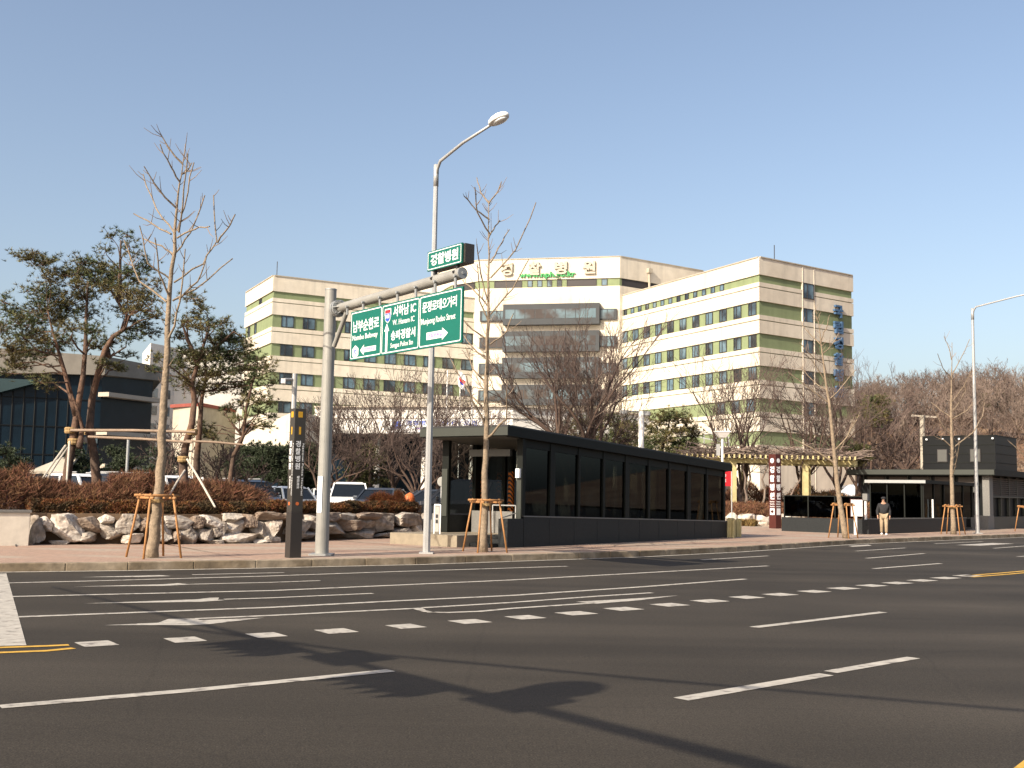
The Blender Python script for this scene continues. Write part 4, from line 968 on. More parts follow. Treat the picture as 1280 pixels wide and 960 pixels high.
ROCKS = [  # px0, px1, py top, py foot, tone, course
 (43, 60, 645, 683, 1, 'g'), (58, 101, 643, 678, 2, 'w'), (56, 70, 645, 665, 2, 'u'), (60, 92, 675, 682, 1, 'b'), (96, 124, 645, 666, 3, 'u'), (87, 126, 664, 681, 1, 'b'), (120, 140, 643, 655, 2, 'u'),
 (118, 153, 653, 677, 1, 'u'), (147, 176, 643, 668, 1, 'u'), (172, 186, 647, 664, 3, 'u'), (156, 182, 667, 681, 2, 'b'), (183, 212, 645, 668, 1, 'u'), (208, 250, 644, 663, 1, 'u'), (200, 216, 662, 680, 1, 'b'), (213, 227, 664, 681, 3, 'b'),
 (224, 254, 658, 682, 1, 'b'), (248, 268, 659, 680, 1, 'b'), (248, 266, 645, 661, 3, 'u'), (256, 283, 643, 664, 2, 'u'), (264, 288, 652, 677, 1, 'u'), (280, 318, 650, 672, 2, 'u'), (262, 288, 675, 682, 1, 'b'), (286, 304, 642, 656, 1, 'u'), (280, 324, 667, 682, 2, 'b'), (312, 330, 643, 660, 3, 'u'),
 (322, 342, 650, 676, 1, 'u'), (336, 358, 649, 676, 2, 'u'), (341, 358, 669, 682, 1, 'b'), (320, 340, 674, 681, 2, 'b'), (330, 362, 640, 651, 3, 'u'), (373, 398, 648, 668, 1, 'u'), (376, 400, 664, 674, 1, 'b'), (362, 384, 641, 652, 3, 'u'), (396, 412, 644, 662, 1, 'u'),
 (408, 434, 641, 653, 3, 'u'), (408, 433, 650, 668, 1, 'b'), (430, 458, 641, 653, 1, 'u'), (431, 462, 650, 666, 3, 'b'), (442, 478, 661, 674, 1, 'b'), (455, 484, 641, 652, 3, 'u'), (458, 482, 647, 662, 1, 'u'), (478, 507, 642, 667, 1, 'u'), (478, 504, 666, 674, 1, 'b'), (504, 529, 641, 660, 1, 'u'), (501, 525, 658, 672, 1, 'b'), (524, 536, 652, 670, 2, 'b'), (535, 549, 642, 664, 1, 'u'), (540, 550, 662, 671, 2, 'b')]
def lm(px):
    return ('by the cream wall' if px < 85 else 'left of first street tree' if px < 165 else 'behind first street tree' if px < 228 else 'between first tree and pylon' if px < 350 else
            'between pylon and gantry pole' if px < 412 else 'between gantry pole and street lamp' if px < 524 else 'just right of street lamp')
SHP = lambda w, h: 'flat' if w > 2.2*h else 'wide' if w > 1.35*h else 'upright' if h > 1.15*w else 'chunky'
TON = {1: 'grey', 2: 'pale', 3: 'dark brown'}; CRS = {'u': 'upper', 'b': 'lower', 'g': 'lower', 'w': 'upper'}
cnt = {}; rocks = sorted(ROCKS, key=lambda r: r[0]); keyf = lambda r: (SHP(r[1]-r[0], r[3]-r[2]), TON[r[4]], CRS[r[5]], lm((r[0]+r[1])/2))
tot = {}
for r in rocks: tot[keyf(r)] = tot.get(keyf(r), 0)+1
ORD = ['first', 'second', 'third', 'fourth', 'fifth']
for i, r in enumerate(rocks):
    k = keyf(r); j = cnt.get(k, 0); cnt[k] = j+1
    lab = f'{k[0]} {k[1]} boulder in the {k[2]} course {k[3]}' if tot[k] == 1 else f'{ORD[j]} from left {k[0]} {k[1]} boulder, {k[2]} course, {k[3]}'
    place_rock(r[0], r[1], r[2], r[3], 100+i, {1: 'stone', 2: 'stone2', 3: 'stone3'}[r[4]], lab, 'boulders of the retaining wall', .0 if r[5] in 'bw' else .10)
# pergola bed edging
ED = [(905, 925, 641, 655, 2), (922, 943, 642, 654, 2), (940, 960, 644, 656, 2), (952, 966, 645, 660, 1), (946, 962, 652, 660, 2), (976, 990, 642, 655, 2), (988, 1003, 640, 652, 1), (998, 1010, 637, 650, 2), (980, 992, 651, 657, 1), (903, 915, 652, 662, 2)]
for i, (a, b, t0, t1, tn) in enumerate(ED):
    y = 60.5; z0, z1 = Y((a+b)/2, t1, y).z, Y((a+b)/2, t0, y).z; mb = boulder(300+i, (b-a)*y/FPX/2*1.1, .4, (z1-z0)/2*1.15); c = Y((a+b)/2, (t0+t1)/2, y); mb.v = [v+c for v in mb.v]
    side = 'left' if b < 968 else 'right'; ii = i+1 if side == 'left' else i-4
    solo('edging_stone', mb, 'stone2' if tn == 2 else 'stone', f"{['nearest','second','third','fourth','fifth','outermost'][min(5, abs(ii-1))]} pale edging stone, {side} of the maroon pylon" if i < 9 else 'low pale edging stone touching the shelter end by the stakes', 'stone', V(c.x, c.y, z0), 'edging stones of the pergola bed')

# ================================================================== VEGETATION
def tri(mb, p, d, w, rng):                 # one thin blade
    s = d.cross(V(rng.gauss(0, 1), rng.gauss(0, 1), rng.gauss(0, 1)))
    if s.length < 1e-6: return
    s = s.normalized()*w/2; k = len(mb.v); mb.v += [p-s, p+s, p+d]; mb.f.append((k, k+1, k+2))
def grow(tm, cm, p, d, L, r, lvl, mx, rng, up=.12, spread=.55, wob=.18, side=1, rmin=.010, fork=2, short=.72):
    n = 4 if lvl < 2 else 3; pts = [p]; q = p; dd = d.normalized()
    for k in range(n):
        dd = (dd+V(rng.gauss(0, wob), rng.gauss(0, wob), rng.gauss(0, wob)*.6)+UP*up*.5).normalized(); q = q+dd*L/n; pts.append(q)
    r1 = max(rmin*.75, r*.66); m = tm if lvl <= 1 else cm
    m.tube(pts, [lerp(r, r1, k/n) for k in range(n+1)], 7 if lvl == 0 else 5 if lvl == 1 else 3, cap=False)
    if lvl >= mx: return
    def kid(pt, base, ang, rr, LL):
        ax = base.cross(V(rng.gauss(0, 1), rng.gauss(0, 1), rng.gauss(0, 1))).normalized(); nd = (Matrix.Rotation(ang, 3, ax)@base)
        grow(tm, cm, pt, nd, LL, max(rmin, rr), lvl+1, mx, rng, up, spread, wob, side, rmin, fork, short)
    for k in range(fork if rng.random() > .25 else fork+1): kid(q, dd, spread*rng.uniform(.5, 1.15), r1*.85, L*short*rng.uniform(.8, 1.15))
    for k in range(side):
        j = rng.randint(1, n-1); kid(pts[j], dd, spread*rng.uniform(1.0, 1.6), r1*.6, L*short*rng.uniform(.55, .95))
def bare_tree(label, base, H, seed, stems=1, fan=.35, trunk=.25, r=.14, mx=5, mt='bark_dark', mc='twig_red', group=None, tk=None, **k):
    rng = random.Random(seed); tm, cm = MB(), MB(); t = thing('bare_tree', label, 'tree', base, group)
    b = Vector(base); top = b+UP*H*trunk
    tm.tube([b-UP*.1, lerp(b, top, .5)+V(rng.gauss(0, .05), rng.gauss(0, .05), 0), top], [r*1.25, r*1.05, r], 8)
    for s in range(stems):
        a = 2*math.pi*(s+rng.random()*.5)/stems; d = (UP+V(math.cos(a), math.sin(a), 0)*fan*rng.uniform(.6, 1.2)).normalized()
        grow(tm, cm, top-UP*.1*s*H*trunk*.3, d, H*(1-trunk)*.40, r*(.8 if stems == 1 else .62), 0, mx, rng, **k)
    if tk: tm.v = [tk(v) for v in tm.v]; cm.v = [tk(v) for v in cm.v]
    part('trunk', tm, mt, t, smooth=True); part('crown', cm, mc, t); return t

# --- ginkgo street trees in tripods
def ginkgo(label, trunk, rad, branches, seed, extra=0, depth=None, nt=34):
    b = G(*trunk[0], .15); y = depth or b.y; rng = random.Random(seed); t = thing('street_tree', label, 'tree', V(b.x, b.y, .15), 'young bare street trees along the kerb')
    tm, cm = MB(), MB(); tp = [Y(px, py, y) for px, py in trunk]; tp[0].z = .1
    pts = []                                # fine wobble
    for i in range(len(tp)-1):
        for k in range(4): pts.append(lerp(tp[i], tp[i+1], k/4)+(V(rng.gauss(0, .012), rng.gauss(0, .012), 0) if i+k else V(0, 0, 0)))
    pts.append(tp[-1]); n = len(pts)
    zs = [(p.z-pts[0].z)/(pts[-1].z-pts[0].z) for p in pts]
    rr = [max(.012, rad*((1-z)**.85)*(1+.22*math.exp(-z*26))*(1+rng.gauss(0, .03))) for z in zs]; tm.tube(pts, rr, 12)
    def twigs(pl, k, L0, r0=.011):
        for _ in range(k):
            i = rng.randint(1, len(pl)-2); f = rng.random(); p = lerp(pl[i], pl[i+1], f); d = (pl[i+1]-pl[i]).normalized(); a = d.cross(V(rng.gauss(0, 1), rng.gauss(0, 1), rng.gauss(0, 1))).normalized()
            nd = (d*.55+a*.9+UP*.3).normalized(); L = L0*rng.uniform(.35, 1.2); cm.tube([p, p+nd*L*.5, p+nd*L*.95+UP*L*.15], [r0, r0*.75, r0*.45], 3, cap=False)
    for br in branches:
        dz = rng.uniform(-.9, .9); q = [Y(px, py, y+dz*(k/(len(br)-1))) for k, (px, py) in enumerate(br)]
        z = min(.97, max(0, (q[0].z-pts[0].z)/(pts[-1].z-pts[0].z))); r0 = min(max(.022, rad*((1-z)**.85)*.48), .05)
        pl = []
        for i in range(len(q)-1):
            for k in range(3): pl.append(lerp(q[i], q[i+1], k/3)+V(rng.gauss(0, .012), rng.gauss(0, .02), rng.gauss(0, .012)))
        pl.append(q[-1]); tm.tube(pl, [lerp(r0, .013, k/(len(pl)-1)) for k in range(len(pl))], 6, cap=False)
        twigs(pl, max(3, int(plen(pl)*2.6)), .42)
    for _ in range(extra):
        z = rng.uniform(.35, .97); i = min(n-2, int(z*(n-1))); p = pts[i]; a = rng.random()*6.28; L = (1-z)*2.4+.5; d = V(math.cos(a), math.sin(a), rng.uniform(.3, 1.0)).normalized()
        pl = [p, p+d*L*.35, p+d*L*.7+UP*L*.10, p+d*L+UP*L*.26]; tm.tube(pl, [.024, .02, .016, .011], 5, cap=False); twigs(pl, 5, .4)
    twigs(pts[int(n*.3):], nt, .30)
    part('trunk', tm, 'bark_ginkgo', t, smooth=True); part('crown', cm, 'twig_ginkgo', t); return t
ginkgo('bare street tree left of the exit pylon, in its wooden stakes', [(190, 697), (196, 640), (200, 590), (205, 500), (212, 381), (218, 291), (224, 230), (232, 180)], .118,
  [[(223.5, 228), (214, 209), (200, 180)], [(222.7, 290), (228.5, 256), (235, 192)], [(222, 288), (231, 259), (242.5, 203)], [(218, 291), (195, 262), (179, 218)], [(220, 317), (239, 291), (256, 244)], [(217, 352), (253, 329), (271, 303), (267, 244)],
   [(271, 303), (285, 285), (294, 268)], [(215.5, 376), (244.5, 361), (291, 323)], [(211, 422), (225.6, 376), (231.5, 311)], [(212.5, 373), (198, 341), (193.5, 297)], [(215, 351), (186, 329), (174.5, 282)], [(209.6, 377), (174.5, 352), (155, 300)], [(224, 373), (247, 352), (258, 322)],
   [(215, 293), (193, 281), (167, 267)], [(218, 320), (203, 308), (178, 298)], [(222, 296), (243, 285), (262, 283)]], 11, 3)
ginkgo('bare street tree standing in front of the shelter end', [(605, 690), (606, 620), (607, 560), (608, 470), (610, 379), (611, 320), (611, 250)], .098,
  [[(612.6, 294), (596, 266), (593.5, 234)], [(613.6, 328), (628, 302), (636.7, 287)], [(613.6, 347), (645.5, 312), (670, 253)], [(609, 377), (601, 340), (596, 305)], [(612.6, 432), (633, 415), (642, 392)], [(613.6, 393), (640, 360), (661, 324)], [(611, 298), (620, 282), (625, 275)],
   [(611, 255), (601, 240), (596, 222)], [(611, 254), (622, 240), (627, 227)], [(611, 275), (595, 262), (580, 245)], [(609, 400), (600, 375), (597, 330)], [(607, 550), (633, 524), (633, 489)], [(608, 480), (590, 460), (582, 434)], [(607, 530), (590, 500), (583, 470)], [(609, 380), (590, 360), (578, 350)]], 12, 4)
ginkgo('leaning bare street tree beside the white notice board', [(1058, 673), (1050, 630), (1045, 590), (1038, 520), (1030, 455), (1023, 405), (1018, 380)], .115,
  [[(1025, 430), (1012, 417), (1002, 405)], [(1026, 425), (1033, 410), (1037, 394)], [(1037, 505), (1012, 486), (985, 465)], [(1036, 500), (1052, 485), (1070, 462)], [(1042, 565), (1060, 545), (1075, 515)], [(1044, 580), (1015, 560), (990, 548)], [(1034, 480), (1015, 450), (1003, 440)]], 13, 4)
ginkgo('bare street tree between the notice board and the right lamp', [(1192, 668), (1190, 610), (1190, 560), (1189, 500), (1190, 428)], .115,
  [[(1190, 523), (1175, 512), (1164, 503)], [(1192, 523), (1209, 513), (1217, 503)], [(1194, 558), (1217, 540), (1228, 520), (1231, 503)], [(1190, 503), (1205, 482), (1214, 464)], [(1190, 468), (1203, 445), (1212, 424)], [(1190, 475), (1178, 460), (1172, 442)], [(1191, 560), (1180, 550), (1168, 545)], [(1190, 450), (1186, 435), (1180, 420)]], 14, 3)
ginkgo('bare street tree at the right edge with only branches in view', [(1300, 664), (1300, 560), (1302, 430)], .11, [[(1300, 590), (1280, 570), (1262, 552)], [(1300, 560), (1283, 545), (1268, 528)], [(1300, 520), (1285, 500), (1277, 470)]], 15, 3)
def stakes(px, py, label, hgt=1.33, rot=.4):
    b = G(px, py, .15); b.z = .15; t = thing('tree_stakes', label, 'tree stakes', b, 'wooden stake frames of the street trees'); R_ = Matrix.Rotation(rot, 3, 'Z')
    for sx, sy in ((-1, -1), (1, -1), (1, 1), (-1, 1)):
        mb = MB(); mb.tube([b+R_@V(sx*.42, sy*.42, 0), b+R_@V(sx*.25, sy*.25, hgt+.03)], .025, 8); part('leg', mb, 'wood', t, smooth=True)
    for a, c in (((-1, -1), (1, -1)), ((1, -1), (1, 1)), ((1, 1), (-1, 1)), ((-1, 1), (-1, -1))):
        p, q = V(a[0]*.25, a[1]*.25, hgt-.06), V(c[0]*.25, c[1]*.25, hgt-.06); d = (q-p).normalized()*.13
        mb = MB(); mb.tube([b+R_@(p-d+V(0, 0, .05*abs(a[0]-c[0])/2)), b+R_@(q+d+V(0, 0, .05*abs(a[0]-c[0])/2))], .030, 8); part('cross_bar', mb, 'wood', t, smooth=True)
    mb = MB(); mb.tube([b+UP*(hgt-.16), b+UP*(hgt-.09)], .15, 12); part('rope_tie', mb, 'rope', t)
stakes(192, 697, 'wooden stakes round the tree left of the exit pylon', 1.33, .75); stakes(606, 690, 'wooden stakes round the tree before the shelter end', 1.33, .5)
stakes(1054, 672.5, 'wooden stakes round the leaning tree by the notice board', 1.35, .85); stakes(1191.5, 668, 'wooden stakes round the tree left of the right lamp', 1.35, .9); stakes(1284, 664.5, 'wooden stakes cut off by the right edge of the picture', 1.35, .4)
bare_tree('thin bare tree leaning in from the left edge', V(-16.8, 31, .6), 7.4, 77, 2, .5, .3, .10, 4, 'bark_ginkgo', 'twig_ginkgo', None, None, rmin=.012)

# --- pines
def pine(label, trunks, pads, y, seed, mats=('bark_pine', 'needle'), z0=1.0, group=None, rad=.15, nl=.15, dens=1.0, jit=1.3, nw=.020, name='pine_tree', nn=13):
    rng = random.Random(seed); base = Y(*trunks[0][0], y); base.z = z0; t = thing(name, label, 'tree', base, group); tm, cm = MB(), MB(); nodes = []
    for i, tr in enumerate(trunks):
        q = [Y(px, py, y+rng.uniform(-.15, .15)) for px, py in tr]
        if i == 0: q[0] = base-UP*.1
        pl = []
        for k in range(len(q)-1):
            for j in range(3): pl.append(lerp(q[k], q[k+1], j/3))
        pl.append(q[-1]); n = len(pl); r0 = rad if i == 0 else rad*.62
        tm.tube(pl, [r0*max(.2, 1-.8*(k/(n-1))**.8) for k in range(n)], 9); nodes += [(p, r0*max(.2, 1-.8*(k/(n-1))**.8)) for k, p in enumerate(pl) if k > n*.35 or i]
    for cx, cy, rx, ry in pads:
        c = Y(cx, cy, y+rng.uniform(-jit, jit)); sx, sz = rx*y/FPX, ry*y/FPX
        a, ra = min(nodes, key=lambda q: (q[0]-(c-V(0, 0, .6))).length+max(0, q[0].z-c.z+.1)*3)
        md = lerp(a, c, .5)+V(rng.gauss(0, .12), rng.gauss(0, .12), rng.gauss(.05, .1)); r1 = min(ra*.5, .036)
        tm.tube([a, lerp(a, md, .5)+V(0, 0, rng.gauss(0, .05)), md, lerp(md, c, .6)+V(rng.gauss(0, .06), rng.gauss(0, .06), -.03), c-V(0, 0, sz*.3)], [r1, r1*.85, r1*.7, r1*.5, .012], 5, cap=False)
        nt_ = max(10, int(dens*sx*sz*sx**.5*1750))
        for k in range(nt_):
            e = V(rng.gauss(0, .62), rng.gauss(0, .62), rng.gauss(0, .66)); p = c+V(e.x*sx, e.y*max(sx*.8, .3), e.z*sz)
            if k % 4 == 0: tm.tube([lerp(c, p, .1)-V(0, 0, sz*.4), p], [.012, .006], 3, cap=False)
            ax = (V(e.x, e.y, .9)+V(rng.gauss(0, .4), rng.gauss(0, .4), 0)).normalized()
            for j in range(nn):
                d = (ax*.75+V(rng.gauss(0, 1), rng.gauss(0, 1), rng.gauss(0, .8)).normalized()).normalized(); tri(cm, p, d*nl*rng.uniform(.6, 1.1), nw, rng)
    part('trunk', tm, mats[0], t, smooth=True); part('crown', cm, mats[1], t); return t
T1a = [[(80, 610), (86, 580), (92, 545), (98, 505), (104, 470), (107, 430), (108, 390), (110, 352)], [(95, 520), (85, 480), (75, 445), (66, 415), (60, 390)], [(99, 560), (103, 535), (97, 512), (84, 478)]]
T1b = [[(126, 607), (118, 570), (112, 538), (115, 500), (123, 465), (131, 438), (141, 421), (155, 412), (160, 396), (149, 380), (139, 364)], [(131, 440), (137, 447), (134, 430), (140, 421)], [(149, 378), (150, 340), (151, 300)]]
P1 = [(37, 322, 18, 7), (57, 327, 18, 8), (75, 342, 18, 8), (105, 327, 17, 7), (100, 340, 20, 8), (130, 337, 18, 9), (140, 347, 18, 9), (120, 352, 20, 9), (60, 347, 12, 6), (32, 362, 8, 5), (62, 367, 20, 10), (82, 380, 22, 11), (50, 385, 16, 10), (105, 368, 17, 9), (160, 367, 17, 8), (182, 370, 16, 8), (140, 360, 16, 8), (175, 385, 18, 8), (155, 387, 14, 8), (192, 394, 13, 6), (15, 390, 13, 8), (25, 402, 15, 9), (45, 400, 18, 10), (75, 397, 18, 10), (30, 420, 18, 9), (50, 422, 16, 9), (15, 435, 17, 10), (37, 441, 18, 9), (62, 435, 16, 9), (14, 452, 15, 8), (25, 458, 10, 5), (82, 425, 14, 8), (116, 413, 14, 7), (120, 430, 16, 8), (140, 427, 11, 6), (163, 420, 13, 7), (185, 415, 14, 7), (176, 404, 14, 7), (130, 455, 12, 5), (146, 460, 14, 5), (160, 445, 10, 5), (140, 296, 9, 6), (132, 311, 8, 7), (160, 292, 8, 5), (162, 306, 9, 6), (166, 318, 8, 6), (182, 332, 11, 8), (160, 343, 12, 6), (176, 340, 11, 6), (172, 353, 12, 6), (50, 476, 14, 6), (64, 486, 8, 4), (196, 356, 9, 6), (95, 355, 14, 8), (88, 408, 14, 8), (110, 392, 14, 8), (5, 375, 9, 7), (2, 410, 12, 9), (5, 465, 10, 6)]
T2a = [[(233, 615), (229, 580), (232, 558), (240, 530), (243, 500), (240, 480), (247, 455), (255, 430), (262, 408)], [(247, 455), (235, 425), (226, 400)]]
T2b = [[(246, 622), (246, 575), (250, 530), (252, 500), (258, 470), (256, 440)], [(256, 450), (275, 430), (292, 415), (305, 423)]]
T2c = [[(283, 607), (292, 570), (304, 545), (308, 510), (315, 480), (322, 460), (321, 445)], [(304, 545), (290, 530), (280, 515)]]
P2 = [(240, 371, 10, 7), (250, 382, 11, 8), (245, 396, 12, 7), (230, 402, 10, 7), (250, 410, 14, 7), (264, 405, 12, 7), (280, 402, 9, 7), (280, 420, 16, 9), (296, 426, 14, 9), (307, 432, 10, 8), (268, 426, 14, 8), (225, 420, 11, 7), (230, 440, 14, 9), (250, 445, 18, 10), (270, 445, 18, 10), (290, 445, 16, 9), (312, 446, 14, 9), (318, 460, 14, 8), (296, 460, 16, 9), (275, 465, 18, 9), (250, 466, 16, 9), (225, 456, 14, 9), (196, 446, 9, 6), (190, 461, 9, 6), (232, 476, 15, 8), (252, 485, 15, 8), (275, 486, 14, 8), (305, 480, 16, 8), (326, 470, 12, 8), (334, 457, 10, 7), (340, 480, 8, 6)]
P3 = [(322, 500, 14, 8), (338, 503, 9, 5), (324, 514, 12, 6), (330, 532, 12, 5), (313, 533, 13, 5), (297, 524, 10, 5), (340, 520, 6, 5), (300, 505, 12, 6), (284, 512, 10, 6), (259, 538, 12, 6), (267, 546, 12, 5), (250, 530, 8, 5), (311, 492, 12, 6)]
nearer = lambda pads, A_, B_: ([p for p in pads if min(abs(p[0]-x)+abs(p[1]-yy) for tr in A_ for x, yy in tr) <= min(abs(p[0]-x)+abs(p[1]-yy) for tr in B_ for x, yy in tr)], [p for p in pads if min(abs(p[0]-x)+abs(p[1]-yy) for tr in A_ for x, yy in tr) > min(abs(p[0]-x)+abs(p[1]-yy) for tr in B_ for x, yy in tr)])
pa, pb = nearer(P1, T1a, T1b); pine('tall red-barked pine forking low at the far left', T1a, pa, 32.5, 21, rad=.155); pine('tall pine with a crooked kinked top left of the first street tree', T1b, pb, 33.0, 22, rad=.15)
pa, pb = nearer(P2, T2a, T2b); pine('pine with a bent trunk just right of the first street tree', T2a, pa, 33.2, 23, rad=.155); pine('straighter pine rising behind the bent pine trunk', T2b, pb, 34.0, 24, rad=.13); pine('thin leaning pine in front of the hospital left corner', T2c, P3, 33.6, 25, rad=.085)
# pine props
def pole(label, a, b, r, m='wood_grey', name='prop_pole', group='props of the pines'):
    mb = MB(); mb.tube([a, lerp(a, b, .5)+V(0, 0, .02), b], [r, r, r*.85], 7); solo(name, mb, m, label, 'prop pole', a, group)
pole('upper long horizontal pole tied between the two pine groups', Y(88, 538, 32.3), Y(244, 540, 32.9), .045); pole('lower long horizontal pole tied between the two pine groups', Y(110, 546, 32.4), Y(240, 553, 32.9), .04)
pole('thin pole from the bent pine to the leaning thin pine', Y(232, 551, 33), Y(304, 556, 33.4), .035)
for lab, a, b in (('outer pale slanted prop at the far left pine', (82, 557), (48, 606)), ('inner pale slanted prop at the far left pine', (84, 560), (54, 606)), ('nearly upright pale prop at the far left pine', (87, 552), (83, 607)), ('pale slanted prop leaning right from the bent pine', (234, 574), (269, 634)), ('short slanted prop left of the bent pine', (231, 588), (211, 620))):
    q = Y(*b, 30.6); pole(lab, Y(*a, 32.2), q, .032, 'wood_pale')
for px, py, y, lab in ((88, 538, 32.5, 'upper straw rope round the far left pine'), (92, 552, 32.5, 'lower straw rope round the far left pine'), (112, 540, 33, 'straw rope round the crooked pine'), (240, 540, 33.2, 'upper straw rope round the bent pine'), (229, 574, 33.2, 'lower straw rope round the bent pine')):
    c = Y(px, py, y); mb = MB(); mb.tube([c-UP*.09, c-UP*.04, c, c+UP*.05, c+UP*.09], [.15, .175, .165, .178, .15], 12); solo('straw_rope', mb, 'rope', lab, 'rope', c, 'straw ropes on the pines')
# low garden pines and conifers
def pads_of(cx, cy, w, h, n, seed, rx=12, ry=5):
    rng = random.Random(seed); out = []
    for k in range(n):
        a = rng.uniform(-1, 1); b = rng.uniform(-1, 1)
        if a*a+b*b < 1.05: out.append((cx+a*w, cy+b*h, rx*rng.uniform(.7, 1.2), ry*rng.uniform(.8, 1.2)))
    return out
kw = dict(nl=.26, nw=.045, jit=1.6, dens=.28, z0=.3)
pine('low spreading garden pine right of the white pole', [[(826, 590), (828, 560), (835, 535), (838, 520)]], [(838, 518, 17, 5), (826, 526, 14, 5), (852, 527, 12, 5), (815, 537, 12, 5), (862, 538, 13, 5), (842, 540, 16, 5), (820, 550, 18, 6), (850, 555, 18, 6), (865, 560, 10, 5), (808, 560, 14, 6), (838, 566, 20, 6), (868, 545, 9, 4)], 76, 31, rad=.16, **kw)
pine('low spreading garden pine left of the white pole', [[(785, 590), (784, 560), (778, 535)]], [(760, 523, 13, 5), (778, 532, 15, 6), (792, 535, 14, 6), (768, 542, 16, 6), (788, 548, 16, 6), (755, 556, 16, 6), (776, 558, 18, 7), (797, 562, 12, 6), (745, 548, 10, 5)], 78, 32, rad=.16, **kw)
pine('dull green garden pine behind the large multi-stemmed tree', [[(722, 590), (722, 550), (730, 525)]], [(712, 536, 12, 6), (730, 528, 14, 6), (745, 536, 12, 5), (722, 548, 15, 6), (740, 552, 16, 6), (710, 556, 12, 5)], 80, 33, rad=.15, **kw)
kw = dict(nl=.20, nw=.05, jit=1.2, dens=.8, z0=.3, mats=('bark_dark', 'needle_dark'))
pine('dark evergreen behind the silver hatchback', [[(345, 612), (345, 585), (345, 560)]], pads_of(345, 580, 26, 23, 34, 5, 13, 7), 60, 34, **kw)
pine('dark evergreen behind the black car at the pine props', [[(312, 612), (312, 590), (312, 562)]], pads_of(314, 583, 22, 20, 26, 6, 12, 7), 61, 35, **kw)
pine('dark evergreen right behind the exit pylon', [[(385, 612), (385, 590), (385, 565)]], pads_of(385, 585, 20, 22, 26, 9, 12, 7), 62, 36, **kw)
kw['mats'] = ('bark_dark', 'needle_gold'); kw['dens'] = .5
pine('golden green conifer behind the white car', [[(462, 615), (463, 590), (462, 560)]], [(463, 562, 9, 6), (455, 575, 13, 6), (470, 577, 12, 6), (448, 588, 14, 6), (468, 592, 15, 6), (455, 602, 14, 5), (478, 602, 9, 5), (462, 568, 11, 5)], 60, 37, **kw)
pine('small golden conifer left of the larger one', [[(444, 618), (444, 600)]], [(440, 600, 8, 5), (448, 607, 10, 5), (438, 609, 9, 5)], 60, 38, **kw)
kw['mats'] = ('bark_dark', 'needle_dark'); kw['dens'] = .9
for i, (px, y, lab) in enumerate(((12, 58, 'clipped dark cloud-pruned tree at the far left before the glass office'), (96, 62, 'clipped dark tree behind the far left pine'), (152, 64, 'clipped dark tree before the glass office fins'), (205, 60, 'clipped dark tree left of the bent pine'))):
    pine(lab, [[(px, 612), (px, 580)]], [(px-6, 565, 11, 6), (px+7, 578, 13, 6), (px-4, 590, 15, 7), (px+4, 601, 14, 6)], y, 40+i, **kw)

# --- bare trees behind the car park and in front of the hospital
def bt(label, px, y, topy, seed, z0=.3, **k):
    b = Y(px, 600, y); b.z = z0; H = Y(px, topy, y).z-z0; return bare_tree(label, b, H*k.pop('hk', 1.0), seed, **k)
bt('large multi-stemmed bare tree rising behind the shelter roof', 722, 62, 392, 51, stems=7, fan=.62, trunk=.14, r=.27, mx=5, up=.10, spread=.44, wob=.12, side=2, rmin=.009, hk=.93, short=.70)
for lab, px, y, ty, sd in (('reddish bare tree left of the street lamp, before the canopy', 492, 60, 470, 52), ('reddish bare tree right behind the street lamp', 548, 64, 478, 53), ('bare tree between the gantry pole and the golden conifer', 430, 58, 505, 54), ('bare tree rising right of the exit pylon', 402, 57, 520, 55), ('small bare tree behind the round mirror', 585, 58, 520, 56), ('bare tree behind the white car at the canopy left end', 462, 68, 500, 57), ('dark bare tree behind the orange drum', 520, 56, 520, 58)):
    bt(lab, px, y, ty, sd, stems=5, fan=.75, trunk=.22, r=.13, mx=5, spread=.5, up=.16, side=1, rmin=.009, hk=1.0)
for lab, px, y, ty, sd in (('bare tree before the hospital right wing, left of its corner', 928, 68, 462, 61), ('bare tree directly before the hospital right corner', 1003, 70, 470, 62), ('bare tree behind the leaning street tree', 1048, 72, 462, 63), ('small bare tree left of the hospital corner tree', 893, 78, 500, 64), ('bare tree at the right end face of the hospital', 1075, 80, 480, 65)):
    bt(lab, px, y, ty, sd, stems=5, fan=.62, trunk=.2, r=.17, mx=5, spread=.45, up=.14, side=1, rmin=.010, hk=.97)
for lab, px, y, ty, sd in (('gnarled bare tree left of the utility pole', 1131, 84, 522, 66), ('gnarled bare tree right behind the utility pole', 1158, 86, 520, 67)):
    bt(lab, px, y, ty, sd, stems=4, fan=.9, trunk=.4, r=.24, mx=3, spread=.7, up=.1, side=1, rmin=.04, z0=1.5)
bt('twiggy dark bush beside the thin leaning pine', 281, 36, 555, 68, z0=1.0, stems=8, fan=1.0, trunk=.06, r=.05, mx=4, rmin=.012)
bt('thin bare tree left of the bent pine, before the white block', 213, 50, 535, 69, stems=4, fan=.7, trunk=.2, r=.09, mx=4, rmin=.014)

